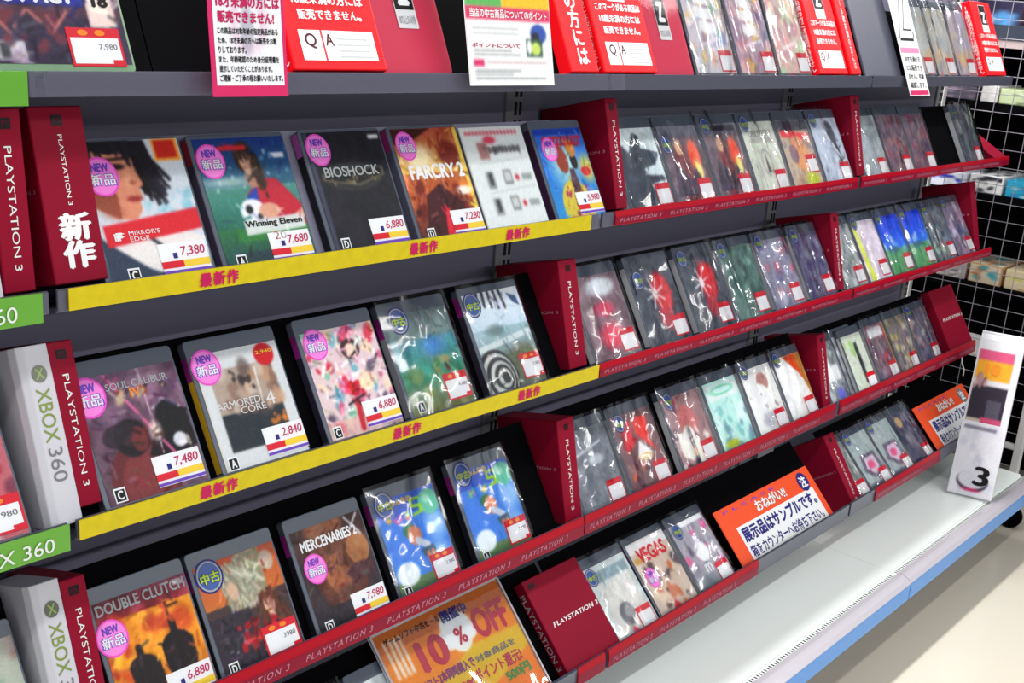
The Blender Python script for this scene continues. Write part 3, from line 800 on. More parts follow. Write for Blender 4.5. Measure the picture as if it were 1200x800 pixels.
def duo(seed):
    a = Art((110, 96, 104), **MED)
    a.gv(.85, (110, 110, 122), 1, (120, 120, 132)).poly([(.2, 0), (.25, .6), (.45, .8), (.6, .5), (.6, 0)], (120, 70, 76)).ell(.4, .72, .09, .1, (206, 168, 140)).ell(.75, .6, .17, .24, (224, 96, 70), .95, .3).ell(.78, .42, .1, .16, (240, 208, 120), .9, .4)
    a.poly([(.05, .1), (.2, .55), (.5, .3), (.7, .45), (.9, .1)], (74, 64, 80)).noise(18, seed)
    return a
bagged('A', 1.716, 'bagged case with an orange glow, second after the red divider, price tag low', duo(1), GA, seed=12, used=(.16, .68, .0155))
bagged('A', 1.858, 'bagged case with a red orange glow and dark header, third after the divider', duo(2).rect(.2, .9, .95, .98, (50, 46, 60)), GA, seed=13)
a = Art((186, 188, 178), **MED); a.ell(.5, .42, .16, .2, (150, 150, 142)).ell(.5, .42, .12, .16, (180, 182, 172)).poly([(.45, .28), (.5, .55), (.56, .28)], (90, 88, 88)).rect(.2, .7, .86, .78, (150, 148, 142)).noise(8, 5)
bagged('A', 2.000, 'bagged pale ivory case with a small grey crest', a, GA, seed=14, txt=[('OBLIVION', .2, .70, .84, .78, M_grey, {})])
a = Art((176, 160, 142), **MED); a.rect(0, .84, 1, 1, (66, 66, 80)).rect(.05, .76, .95, .86, (206, 64, 70), 1, -.08).ell(.5, .5, .28, .26, (200, 150, 110)).ell(.3, .5, .14, .14, (130, 110, 120)).blobs(16, [(150, 110, 90), (110, 110, 130)], 4, .04, .1, (0, .1, 1, .7), .5).ell(.68, .12, .22, .1, (170, 180, 60))
bagged('A', 2.143, 'bagged tan case with a red slanted title', a, GA, seed=15, used=None, tagpos=.96, tz=.2)
a = Art((172, 178, 190), **MED); a.ell(.66, .74, .13, .2, (60, 62, 74)).line(.6, .9, .8, .3, .12, (60, 60, 72)).line(.45, .8, .85, .3, .04, (220, 224, 230)).blobs(20, [(120, 130, 140), (200, 204, 210)], 12, .04, .1, (0, 0, 1, .5), .6)
bagged('A', 2.286, 'bagged silver case with a dark diagonal blade beside the second divider', a, GA, seed=16)
a = Art((150, 156, 160), **SML).noise(14, 2); bagged('A', 2.479, 'bagged grey case right after the second divider, mostly pale', a, GA, seed=17, used=None)
def mott(seed, base, pal, **k):
    return Art(base, **SML).blobs(34, pal, seed, .04, .12, a=.75).noise(10, seed)
bagged('A', 2.618, 'bagged maroon case, left one of a matching pair', mott(3, (110, 92, 104), [(150, 110, 100), (80, 60, 84), (130, 60, 76)]), GA, seed=18, used=None)
bagged('A', 2.760, 'bagged maroon case, right one of a matching pair by the gap', mott(4, (100, 84, 98), [(150, 96, 96), (70, 56, 80), (130, 60, 80)]), GA, seed=19, used=None)
bagged('A', 3.085, 'bagged dark case standing alone at the right end of the second shelf', mott(5, (84, 84, 96), [(120, 110, 130), (90, 120, 100), (60, 60, 76)]), GA, seed=20, body=M_case)

# --- third shelf
a = Art((190, 110, 120), **BIG).blobs(50, [(230, 200, 200), (170, 60, 80), (240, 230, 230), (120, 70, 90)], 21, .03, .1, a=.8)
game('C', .378, 'pink mottled case cut off at the left edge of the third shelf', a, group=GC, tagr=(.98, .05, '1980', .062), seed=21, spine_top=None)
a = Art((110, 82, 100), **BIG)
a.gv(.6, (130, 96, 120), 1, (116, 84, 108)).noise(16, 12).blobs(14, [(160, 130, 150), (80, 60, 84)], 3, .08, .2, (0, .6, 1, 1), .5)
a.ell(.42, .15, .34, .3, (110, 50, 56)).ell(.44, .12, .26, .24, (130, 62, 66)).ell(.38, .47, .17, .15, (34, 26, 34)).ell(.3, .5, .2, .1, (50, 40, 52), .8).ell(.45, .45, .08, .1, (120, 56, 56))
a.poly([(.5, .3), (.62, .48), (.7, .68), (.82, .72), (.98, .6), (1, .3), (.7, .26)], (26, 22, 30)).line(.66, .66, .78, .73, .02, (210, 200, 210)).line(.78, .73, .93, .63, .02, (190, 180, 190))
a.line(.28, 1, .8, .2, .022, (240, 120, 170)).line(.62, 1, .64, .3, .012, (240, 220, 220)).ell(.63, .48, .08, .12, (255, 236, 220), .95, .8).ell(.84, .37, .07, .06, (214, 214, 222)).ell(.2, .82, .12, .05, (60, 70, 60), .7, .4)
a.blobs(14, [(200, 180, 150), (60, 50, 50), (150, 60, 40)], 22, .02, .05, (.3, .78, .9, .86), .9)
a.scribble(120, 5, 40)
game('C', .598, 'case with a hooded dark figure, a crossed light beam and violet sky', a, group=GC, new=(.13, .75, .0215), tagw=(.96, .055, '7,480'), rate=(.1, .035, 'C'), W=.136,
     texts=[('SOUL CALIBUR', .30, .765, .88, .815, M_pale, dict(bold=.01)), ('IV', .50, .70, .60, .76, M_org, dict(bold=.03))], seed=22, spine=(60, 56, 70))
a = Art((208, 212, 214), **BIG)
a.rect(.13, .14, .87, .84, (150, 130, 120)); a.gv(0, a.c[0, 0], 0.0001, a.c[0, 0])
a.rect(.13, .14, .87, .46, (48, 58, 66)).rect(.13, .46, .87, .84, (176, 160, 148)).blobs(34, [(206, 196, 184), (140, 110, 96), (96, 80, 76), (190, 150, 120)], 23, .03, .1, (.16, .46, .86, .82), .7).line(.64, .5, .66, .8, .015, (240, 236, 230)).blobs(10, [(70, 60, 60)], 8, .02, .05, (.35, .62, .6, .82), .9).blobs(6, [(220, 130, 50)], 9, .02, .05, (.6, .3, .86, .38), .8)
a.rect(0, 0, .0, 1, (220, 170, 40)).ell(.82, .9, .12, .1, (196, 26, 44))
game('C', .751, 'white bordered case with a sepia machine scene and yellow spine', a, group=GC, new=(.16, .785, .0205), tagw=(.99, .05, '2,840'), rate=(.08, .025, 'A'), W=.133,
     texts=[('ARMORED', .14, .455, .62, .51, M_offw, {}), ('CORE', .38, .40, .66, .45, M_offw, {}), ('4', .68, .42, .78, .52, M_offw, {}), ('2,940', .72, .80, .90, .83, M_gold, {})], seed=23, spine=(226, 178, 40), head=.02)
a = Art((220, 200, 204), **BIG)
a.blobs(70, [(240, 224, 214), (214, 90, 130), (110, 170, 190), (90, 80, 100), (236, 214, 180), (206, 50, 80), (120, 190, 160)], 24, .03, .085, a=.85).ell(.5, .42, .12, .08, (206, 34, 60)).ell(.68, .45, .1, .09, (240, 214, 190)).ell(.6, .78, .13, .1, (80, 50, 56)).ell(.6, .76, .08, .07, (240, 214, 196))
a.scribble(260, 7, 90, .1, .02).rect(.0, .0, 1, .16, (214, 170, 160), .6).line(.45, .05, .48, .3, .07, (190, 40, 60)).line(.48, .3, .7, .06, .02, (40, 34, 40)).line(.35, .28, .6, .34, .02, (50, 40, 46))
game('C', .915, 'case crowded with small pastel cartoon figures around a red hat', a, group=GC, new=(.2, .78, .0195), tagw=(.985, .05, '6,880'), rate=(.08, .03, 'C'), W=.134, seed=24, spine=(50, 46, 66))
a = Art((96, 132, 128), **BIG)
a.gv(.75, (120, 140, 138), 1, (110, 128, 130)).gv(.45, (60, 150, 140), .72, (70, 140, 160)).gv(0, (120, 120, 70), .45, (50, 150, 130)).noise(20, 14, 6).ell(.62, .62, .25, .14, (90, 150, 220), .8, .7).ell(.75, .42, .05, .08, (110, 70, 60)).ell(.72, .48, .14, .06, (210, 190, 120), .7, .6).blobs(14, [(60, 180, 160), (40, 120, 90), (170, 150, 70)], 25, .05, .13, (0, 0, 1, .6), .5)
a.scribble(120, 9, 40)
game('C', 1.063, 'teal case with a misty green and blue landscape', a, group=GC, used=(.24, .83, .019), tagr=(.96, .07, '4,480', .048), rate=(.12, .04, 'A'), film='bag', W=.133, seed=25, spine=(150, 150, 160), head=.02)
a = Art((190, 206, 214), **BIG)
a.gv(.62, (206, 222, 232), 1, (236, 240, 244)).gv(0, (100, 110, 90), .35, (110, 130, 110)).gv(.35, (140, 160, 160), .62, (170, 196, 204))
a.ell(.4, .6, .25, .08, (110, 130, 130), .8, .6).rect(0, .4, 1, .46, (232, 238, 236), .8, .1).ell(.75, .3, .3, .16, (110, 110, 80), .8, .6)
for i in range(7):
    a.ell(.2+.02*i, .12, .34-.045*i, .3-.04*i, (44, 46, 50) if i % 2 == 0 else (206, 208, 204))
for i in range(6): a.line(.16+.1*i, 1, .10+.12*i, .9-.02*i, .045, (56, 62, 74))
a.poly([(.78, .95), (.94, .9), (.96, .8), (.86, .84)], (54, 80, 130))
a.scribble(80, 9, 40)
game('C', 1.226, 'pale case with a striped zebra pattern at the foot and light sky', a, group=GC, used=(.17, .83, .0185), tagr=(.985, .07, '3,980', .047), film='bag', W=.134, seed=26, spine=(56, 50, 66), head=.012)

a = Art((120, 100, 108), **MED); a.ell(.55, .85, .4, .14, (200, 206, 210), .9, .4).ell(.5, .58, .3, .12, (196, 60, 90), .8, .5).ell(.5, .25, .34, .2, (206, 50, 80), .8, .5).noise(14, 6)
bagged('C', 1.487, 'bagged case with red patches, first after the divider on the third shelf', a, GC, seed=31, used=(.03, .8, .015), body=M_case)
def spid(seed, dx=0):
    a = Art((72, 78, 88), **MED)
    a.ell(.62, .62, .27, .3, (196, 50, 60), .9, .3).ell(.55, .3, .2, .2, (176, 50, 66), .8, .5)
    for k in range(8):
        t = k/8*6.283+.3; a.line(.45, .62, .45+.22*math.cos(t), .62+.2*math.sin(t), .022, (214, 220, 222))
    return a.ell(.45, .62, .05, .07, (220, 226, 228)).noise(12, seed)
bagged('C', 1.649, 'bagged charcoal case with a pale starburst on red, price tag at lower right', spid(1), GC, seed=32, used=(.19, .73, .016))
bagged('C', 1.806, 'bagged case with a red starburst under streaky film, second of the two alike', spid(2).ell(.7, .75, .2, .14, (200, 50, 60), .7, .5), GC, seed=33)
a = mott(7, (84, 110, 104), [(50, 80, 76), (120, 160, 140), (70, 100, 96), (46, 60, 66)]); bagged('C', 1.949, 'bagged dark green case in the middle bay, third shelf', a, GC, seed=34)
a = mott(8, (134, 134, 150), [(110, 100, 130), (170, 170, 186), (190, 90, 110), (90, 90, 116)]); bagged('C', 2.095, 'bagged lilac grey case left of the purple one, third shelf', a, GC, seed=35)
a = mott(9, (96, 92, 116), [(70, 64, 100), (130, 134, 150), (60, 56, 84)]); bagged('C', 2.246, 'bagged dark purple case touching the divider, third shelf', a, GC, seed=36, W=.13)
a = mott(10, (150, 154, 154), [(190, 196, 196), (100, 104, 110), (120, 130, 120)]); bagged('C', 2.416, 'bagged streaky grey case at the start of the right bay, third shelf', a, GC, seed=37, used=None, W=.118)
a = mott(11, (190, 180, 190), [(214, 206, 214), (170, 150, 166), (206, 190, 200)]).poly([(0, 1), (.12, .9), (.3, .0), (.12, 0)], (196, 206, 70)); bagged('C', 2.540, 'bagged pale pink case with a yellow green spine band', a, GC, seed=38, W=.128)
def golf(seed):
    return Art((44, 84, 190), **SML).gv(.0, (86, 140, 96), .42, (96, 150, 110)).gv(.42, (60, 110, 200), 1, (34, 66, 186)).blobs(8, [(200, 220, 236), (110, 160, 220)], seed, .05, .1, (0, .38, 1, .58), .7).ell(.4, .4, .3, .07, (60, 90, 110), .7, .4)
bagged('C', 2.672, 'bagged blue and green case, left one of the bright blue pair', golf(1), GC, seed=39, tagpos=.97)
bagged('C', 2.812, 'bagged blue and green case, right one of the bright blue pair', golf(2), GC, seed=40, tagpos=.97)
a = mott(12, (110, 116, 120), [(180, 150, 150), (60, 70, 96), (150, 180, 160), (90, 80, 90)]); bagged('C', 2.952, 'bagged case with mixed brown and pale green patches, third shelf right', a, GC, seed=41, tagpos=.98)
a = mott(13, (116, 108, 124), [(160, 130, 150), (70, 70, 100), (206, 200, 210)]); bagged('C', 3.088, 'bagged mauve case nearest the red end box, third shelf', a, GC, seed=42, tagpos=.98, W=.128)

# --- fourth shelf
a = Art((150, 170, 150), **BIG).blobs(30, [(190, 190, 180), (120, 130, 120), (170, 110, 110)], 51, .05, .14, a=.7).ell(.75, .2, .25, .15, (150, 50, 70))
game('D', .384, 'green tinted case cut off at the left edge of the fourth shelf', a, group=GD, body=M_caseg, seed=51, spine_top=None)
a = Art((226, 150, 40), **BIG)
a.gv(.82, (150, 44, 60), 1, (110, 40, 60)).gv(.0, (200, 110, 40), .5, (230, 160, 40)).noise(26, 17, 7).blobs(22, [(244, 206, 70), (200, 70, 30), (240, 180, 50), (160, 50, 30)], 52, .05, .14, (0, 0, 1, .78), .7)
a.ell(.62, .68, .25, .08, (190, 70, 40), .8, .5).figure(.36, -.06, .64, (40, 26, 30), (46, 28, 30), wd=.30, lean=-.04).figure(.70, -.04, .72, (34, 22, 28), (46, 28, 30), wd=.32, lean=.03).line(.7, .62, .72, .85, .02, (40, 30, 30)).rect(.86, .93, .98, .97, (230, 230, 235))
a.scribble(120, 6, 50)
game('D', .609, 'case with two dark silhouettes before orange fire', a, group=GD, new=(.14, .62, .0205), tagw=(.97, .03, '6,880'), W=.134, seed=52, texts=[('DOUBLE CLUTCH', .06, .785, .96, .865, M_pale, dict(bold=.03))])
a = Art((80, 64, 66), **BIG)
a.gv(.6, (200, 120, 60), 1, (190, 90, 60)).poly([(.3, .5), (.35, .85), (.5, 1), (.8, 1), (.78, .6), (.6, .5)], (150, 146, 120)).face(.42, .72, .15, (206, 176, 150), (170, 168, 146), turn=-.35).strands(60, .28, .7, .62, .95, [(178, 176, 156), (130, 128, 110), (206, 204, 186)], 8, .22, -60, 35, .025).ell(.36, .70, .08, .1, (210, 178, 152), .9, .3).strands(30, .55, .3, .95, .62, [(110, 62, 46), (80, 50, 44)], 3, .2, -80, 20, .03).face(.74, .48, .1, (222, 178, 158), (112, 64, 48)).gv(0, (54, 44, 54), .3, (70, 54, 62))
a.rect(0, 0, .5, .52, (60, 52, 66), .9).blobs(36, [(46, 40, 54), (90, 78, 86), (150, 150, 160)], 53, .01, .04, (0, 0, .6, .5), .9).blobs(30, [(196, 30, 44), (170, 24, 40)], 54, .02, .05, (.3, .16, .85, .4), .9).ell(.86, .86, .1, .1, (190, 180, 170), .9, .2)
a.scribble(160, 7, 50)
game('D', .748, 'case with a pale haired face over red brush lettering', a, group=GD, used=(.19, .79, .0205), tagr=(.96, .05, '3980', .055), rate=(.1, .035, 'D'), W=.133, seed=53)
a = Art((66, 56, 62), **BIG)
a.gv(.7, (90, 64, 60), 1, (76, 54, 56)).ell(.5, .5, .36, .38, (96, 60, 50)).ell(.45, .95, .32, .14, (156, 106, 80), 1, .3).face(.47, .52, .27, (172, 110, 80), (110, 70, 56)).ell(.5, .3, .22, .1, (84, 54, 50), .8, .6).ell(.82, .66, .16, .16, (170, 120, 84)).ell(.78, .45, .2, .08, (90, 60, 66)).gv(0, (50, 48, 56), .22, (60, 52, 60)).noise(12, 19, 7)
a.line(.76, .98, .92, .78, .022, (225, 225, 230)).line(.94, .98, .78, .84, .022, (225, 225, 230))
a.scribble(120, 8, 28)
game('D', .902, 'dark case with a stern bronze coloured face and white title', a, group=GD, new=(.22, .55, .019), tagw=(.98, .04, '7,980'), rate=(.12, .03, 'D'), W=.135, seed=54, texts=[('MERCENARIES 2', .12, .70, .86, .79, M_white, dict(bold=.04))])
def golf5(seed):
    a = Art((74, 140, 224), **BIG)
    a.gv(.8, (60, 100, 200), 1, (70, 110, 206)).gv(0, (90, 120, 90), .16, (110, 140, 90)).ell(.2, .22, .2, .13, (236, 244, 246), 1, .2).ell(.86, .6, .22, .2, (180, 214, 240), .8, .6).ell(.8, .3, .2, .2, (150, 200, 236), .7, .6)
    a.ell(.86, .84, .17, .13, (110, 200, 170)).ell(.82, .88, .08, .06, (190, 236, 216), .8, .5).ell(.42, .62, .1, .07, (60, 130, 80)).ell(.48, .56, .11, .1, (226, 140, 100)).line(.5, .5, .64, .42, .08, (214, 220, 226)).poly([(.5, .4), (.72, .42), (.74, .34), (.54, .32)], (80, 110, 130)).line(.6, .34, .62, .14, .06, (220, 140, 100)).line(.68, .34, .7, .12, .06, (220, 140, 100))
    a.poly([(.55, .93), (.72, .93), (.72, .9), (.6, .9), (.6, .86), (.72, .85), (.74, .76), (.56, .74), (.56, .77), (.67, .78), (.68, .82), (.55, .83)], (170, 214, 50)).blobs(16, [(230, 110, 180), (240, 200, 70), (110, 200, 120)], seed, .02, .04, (.15, .72, .5, .8), .95)
    return a
game('D', 1.054, 'blue golf cartoon case, left one of the two alike on the fourth shelf', golf5(3), group=GD, used=(.2, .84, .019), tagr=(.97, .06, '2,980', .05), rate=(.1, .03, 'A'), W=.132, seed=55, film='bag', texts=[('みんなの', .28, .80, .6, .86, M_gold, dict(bold=.05))])
game('D', 1.224, 'blue golf cartoon case, right one of the two alike, beside the dark gap', golf5(4), group=GD, used=(.2, .86, .019), tagr=(.97, .08, '2,980', .05), rate=(.1, .03, 'A'), W=.132, seed=56, film='bag', texts=[('みんなの', .28, .82, .6, .88, M_gold, dict(bold=.05))])

a = Art((118, 122, 130), **MED).line(.05, .68, .8, .8, .02, (210, 214, 216)).line(.05, .68, .15, .52, .02, (210, 214, 216)).ell(.6, .6, .22, .08, (200, 206, 210), .8, .5).ell(.35, .35, .14, .3, (90, 96, 104), .8, .5).noise(16, 31)
bagged('D', 1.491, 'bagged grey case with white streaks, first after the dark divider, fourth shelf', a, GD, seed=61, used=(.04, .78, .014))
a = Art((116, 88, 92), **MED).poly([(.15, .5), (.2, .9), (.42, .9), (.4, .6)], (196, 56, 66)).poly([(.48, .7), (.5, .92), (.85, .9), (.75, .6), (.88, .4)], (206, 66, 60)).poly([(.35, .4), (.5, .62), (.75, .42)], (220, 216, 214)).ell(.55, .4, .22, .06, (190, 170, 120), .9, .3).blobs(12, [(206, 90, 60), (80, 50, 66)], 62, .04, .1, (.1, 0, 1, .35), .8)
bagged('D', 1.636, 'bagged case with red and white banner shapes, fourth shelf', a, GD, seed=62, used=(.22, .8, .016))
a = Art((150, 120, 122), **MED).poly([(.1, .5), (.5, .5), (.9, .1), (.5, .0), (.1, .2)], (214, 208, 200)).ell(.5, .62, .24, .22, (180, 110, 110)).ell(.42, .45, .14, .12, (224, 216, 206)).blobs(20, [(196, 60, 66), (90, 60, 80), (230, 220, 214)], 63, .04, .1, a=.8)
bagged('D', 1.804, 'bagged case with cream and maroon patches beside the green white one', a, GD, seed=63, used=(.2, .84, .016))
a = Art((176, 206, 200), **MED).rect(.05, .74, .95, .95, (226, 236, 232)).ell(.5, .86, .38, .07, (110, 180, 150)).ell(.5, .86, .3, .04, (190, 220, 210)).blobs(20, [(110, 160, 160), (90, 120, 140), (206, 226, 220)], 64, .05, .14, (0, 0, 1, .6), .7).ell(.3, .1, .2, .06, (170, 176, 60))
bagged('D', 1.952, 'bagged pale green and white case without a price tag, fourth shelf', a, GD, seed=64, used=None, tagpos=None)
a = Art((214, 210, 206), **MED).ell(.6, .76, .18, .14, (160, 120, 112)).ell(.4, .55, .3, .2, (232, 230, 226)).ell(.5, .2, .35, .16, (150, 150, 160), .8, .4).blobs(10, [(100, 96, 104)], 65, .015, .04, (.4, .3, .9, .6), .8)
bagged('D', 2.099, 'bagged white case with a brown round patch, fourth shelf', a, GD, seed=65)
a = Art((206, 206, 204), **MED).poly([(.35, 1), (1, 1), (1, .4), (.75, .7)], (196, 80, 40)).poly([(.8, 1), (1, 1), (1, .2), (.88, .5)], (170, 120, 60)).ell(.4, .5, .25, .2, (226, 226, 222)).noise(10, 41)
bagged('D', 2.242, 'bagged white case with an orange corner touching the divider, fourth shelf', a, GD, seed=66, W=.128)
a = mott(14, (134, 138, 142), [(170, 176, 180), (96, 100, 110), (200, 204, 206)]).rect(.2, .35, .9, .6, (214, 216, 214)).ell(.6, .12, .2, .1, (110, 110, 190)); bagged('D', 2.432, 'bagged grey case at the start of the right bay, fourth shelf', a, GD, seed=67, used=None, W=.10, tagpos=None)
a = Art((176, 182, 170), **SML).rect(.5, .15, .66, .85, (50, 54, 56)).blobs(8, [(140, 170, 110)], 6, .05, .1, (0, .6, .5, .9), .7)
bagged('D', 2.560, 'pale case with black upright lettering standing in front of another', a, GD, seed=68, used=None, W=.112, dy=-.0085, T=.009, tagpos=.98, film='sleeve')
bagged('D', 2.540, 'grey case half hidden behind the pale one with black lettering', mott(2, (130, 134, 140), [(90, 90, 100), (180, 184, 190)]), GD, seed=74, used=None, W=.112, T=.009, dy=.0048, tagpos=None, film=None)
a = mott(15, (110, 92, 102), [(190, 70, 90), (150, 140, 160), (70, 66, 90)]).rect(.15, .78, .85, .95, (200, 200, 204)).rect(.95, 0, 1, 1, (200, 150, 60)); bagged('D', 2.700, 'bagged case with a pale title block over maroon, fourth shelf right', a, GD, seed=69, used=None, W=.122)
a = mott(16, (120, 112, 112), [(180, 176, 100), (150, 110, 130), (80, 84, 96), (196, 190, 170)]); bagged('D', 2.828, 'bagged mottled case with yellow flecks, fourth shelf right', a, GD, seed=70, used=None, W=.125)
a = mott(17, (96, 92, 108), [(150, 156, 150), (66, 60, 86), (150, 110, 110)]); bagged('D', 2.962, 'bagged dark mottled case beside the square red box, fourth shelf', a, GD, seed=71, W=.136)

# --- lowest shelf
bagged('E', .985, 'grey topped case half hidden behind the left of the orange sale sign', mott(22, (150, 156, 158), [(190, 196, 196), (110, 116, 120)]), GE, seed=80, used=None, film='sleeve', dy=.0015)
bagged('E', .840, 'pale case on the lowest shelf left of the sale sign', mott(23, (160, 166, 160), [(190, 196, 196), (120, 136, 110)]), GE, seed=88, used=None)
a = Art((176, 182, 180), **MED).rect(.12, .1, .9, .8, (186, 184, 180)).ell(.45, .3, .17, .15, (104, 104, 108)).ell(.5, .32, .1, .08, (140, 140, 140)).poly([(.3, 0), (.42, .14), (.6, 0)], (206, 60, 90)).rect(.1, .78, .95, .92, (120, 140, 146)).noise(8, 44)
bagged('E', 1.536, 'bagged pale grey case with a round dark helmet shape', a, GE, seed=81, used=(.14, .78, .0155), W=.13)
a = Art((214, 196, 180), **MED).rect(.0, .86, 1, 1, (236, 236, 236)).blobs(26, [(90, 60, 60), (206, 110, 70), (236, 214, 190), (60, 40, 50)], 82, .04, .12, (0, 0, 1, .66), .85).poly([(.3, 0), (.45, .16), (.62, 0)], (210, 50, 60)).rect(.02, .72, .2, .8, (214, 170, 90))
game('E', 1.670, 'bagged case with red capital title over brown figures, violet sticker', a, group=GE, new=(.26, .48, .018), W=.131, film='bag', seed=82, spine=(60, 50, 70), texts=[('VEGAS', .18, .66, .86, .83, M_tagr, dict(bold=.05))], head=.014)
a = Art((150, 146, 154), **MED).blobs(26, [(90, 86, 100), (200, 196, 204), (200, 80, 130), (120, 116, 130)], 83, .04, .12, (0, .3, 1, 1), .8).ell(.5, .52, .18, .14, (210, 210, 216)).gv(0, (110, 116, 124), .22, (130, 134, 140)).rect(.1, .93, .95, 1, (226, 226, 230))
bagged('E', 1.811, 'bagged grey and pink case right before the orange notice', a, GE, seed=83, used=(.2, .8, .0155), txt=[('m', .38, .22, .56, .33, M_white, dict(bold=.04))], W=.129)
bagged('E', 2.515, 'bagged dark grey case, first after the divider on the lowest shelf', mott(18, (120, 124, 124), [(90, 96, 96), (170, 176, 170), (200, 204, 200)]), GE, seed=84, used=None, W=.064)
def plate_(seed):
    a = Art((150, 160, 160), **SML).poly([(.1, .35), (.25, .62), (.85, .62), (.9, .3), (.5, .15)], (96, 90, 106)).poly([(.25, .38), (.35, .56), (.75, .56), (.78, .34), (.5, .24)], (190, 170, 186)).ell(.5, .42, .14, .07, (196, 80, 120))
    return a.rect(0, 0, 1, .12, (100, 100, 112)).noise(8, seed)
bagged('E', 2.583, 'bagged case with a small shield emblem, left one of the pair, lowest shelf', plate_(1), GE, seed=85, W=.128)
bagged('E', 2.716, 'bagged case with a small shield emblem, right one of the pair, lowest shelf', plate_(2), GE, seed=86, W=.128)
a = Art((66, 70, 90), **SML).ell(.3, .82, .14, .1, (180, 150, 110)).ell(.5, .45, .4, .25, (120, 110, 120), .8, .6).blobs(12, [(40, 44, 76), (150, 140, 150)], 87, .05, .12, a=.7)
bagged('E', 2.848, 'bagged dark navy case beside the far orange notice', a, GE, seed=87, used=None, W=.128)

# ================================================================== TOP SHELF
a = Art((70, 58, 84), **BIG)
a.gv(.25, (74, 60, 88), .34, (110, 70, 84)).rect(0, .345, .72, .56, (50, 62, 160)).noise(16, 91, 7).rect(.74, .22, .95, .62, (230, 210, 204)).poly([(0, .31), (.2, .31), (.12, .18)], (120, 60, 70)).poly([(.28, .31), (.6, .31), (.46, .18)], (104, 58, 70)).rect(.02, .02, .22, .13, (206, 204, 210)).rect(.04, .03, .11, .12, (70, 70, 76))
for x in (.0, .3): a.line(x, .31, x+.14, .18, .015, (216, 140, 130)).line(x+.14, .18, x+.28, .31, .015, (216, 140, 130))
a.blobs(26, [(60, 60, 120), (130, 60, 70), (50, 46, 70), (150, 130, 150)], 92, .02, .06, (.1, 0, .8, .25), .8)
a.scribble(120, 9, 40)
game('1', .508, 'large case with white block capitals on blue, at the top left corner', a, group=G1, W=.150, H=.19, body=M_caseg, tagr=(.93, .03, '7,980', .058), head=.008, seed=91, spine_top=None,
     texts=[('RIOT ACT', .03, .365, .66, .455, M_white, dict(bold=.06)), ('18', .78, .355, .90, .43, M_ink, dict(bold=.06))], dy=-.007, low=.004)
def z_panel(t, x0, z0, x1, z1, y=-.0008):
    e = flat('rating_panel', rrect(x0, z0, x1, z1, .002), y, M_offw, t)
    flat('panel_field', rrect(x0+.0012, z0+(z1-z0)*.28, x1-.0012, z1-.0012, .0015), y-.0002, M_ink, e)
    w_ = x1-x0
    text(e, 'Z', x0+w_*.2, z0+(z1-z0)*.34, x1-w_*.2, z0+(z1-z0)*.74, M_white, y-.0005, bold=.06)
    text(e, '18才以上のみ対象', x0+w_*.1, z0+(z1-z0)*.06, x1-w_*.1, z0+(z1-z0)*.2, M_grey, y-.0005)
def warn_box(x, w, label, lines=True, d=.025, dy=-.010, h=.2, side=True):
    t = empty('warning_box', frame('1', x, dy=dy, dz=.004), label, 'display box', 'scarlet notice boxes on the top shelf')
    MB().box((0, 0, 0), (w, d, h)).build('box_body', M_scar, t, bevel=.002, seg=2)
    if lines:
        z_panel(t, w*.35, h*.58, w*.68, h*.95)
        for i, s_ in enumerate(('このマークがある商品は', '18歳未満の方には', '販売できません。')):
            text(t, s_, w*(.10+.03*i), h*(.50-.095*i), w*(.94-.05*i), h*(.565-.095*i), M_white, -.0006, bold=.03)
        q = flat('question_panel', [(w*.12, h*.06), (w*.92, h*.06), (w*.92, h*.245), (w*.12, h*.245)], -.0005, M_white, t)
        flat('panel_rule', [(w*.345, h*.06), (w*.365, h*.06), (w*.365, h*.245), (w*.345, h*.245)], -.0007, M_tagr, q)
        text(q, 'Q', w*.17, h*.13, w*.29, h*.225, M_darkred, -.0008, bold=.02)
        text(q, 'A', w*.38, h*.15, w*.47, h*.225, M_darkred, -.0008, bold=.02)
        for i in range(4):
            flat('print_rule', [(w*.5, h*(.08+.037*i)), (w*(.88-.03*(i % 2)), h*(.08+.037*i)), (w*(.88-.03*(i % 2)), h*(.088+.037*i)), (w*.5, h*(.088+.037*i))], -.0008, M_pale, q)
    if side:
        me = text_mesh('18歳未満の方には販売できません', M_white, 0, vertical=True)
        o = bpy.data.objects.new('side_lettering', me); COL.objects.link(o); o.parent = t
        o.rotation_euler = Matrix(((0, 0, -1), (-1, 0, 0), (0, 1, 0))).to_euler(); o.location = (-.0005, d*.8, h*.04); o.scale = (d*.55, h*.9, 1)
    return t
warn_box(.860, .145, 'scarlet notice box with a white question panel, left of the first rose case')
warn_box(1.458, .142, 'scarlet notice box with a white question panel, left of the second rose case')
warn_box(2.170, .125, 'scarlet notice box standing beside the black gap in the right bay')
warn_box(3.100, .140, 'scarlet notice box at the far right end of the top shelf')
t = warn_box(1.375, .068, 'narrow scarlet box with white upright characters down its front', lines=False, side=False)
text(t, '未満の方には', .022, .012, .05, .185, M_white, -.0006, vertical=True, bold=.03)
t = warn_box(2.312, .046, 'narrow scarlet box with small white upright lettering by the black gap', lines=False, side=False, h=.175)
text(t, '18歳未満の方には', .018, .012, .03, .16, M_white, -.0006, vertical=True)
def rose(x, label, W=.128, seed=0):
    t = game('1', x, label, None, group=G1, W=W, H=.19, body=M_pinkr, film='sleeve', seed=seed, spine=(150, 40, 70), spine_top=None)
    z_panel(t, W*.38, .060, W*.66, .150)
    return t
rose(1.005, 'rose red case with a white Z panel, beside the white promotion card'); rose(1.602, 'rose red case with a white Z panel, beside the crowded collage cases', .124, 3)
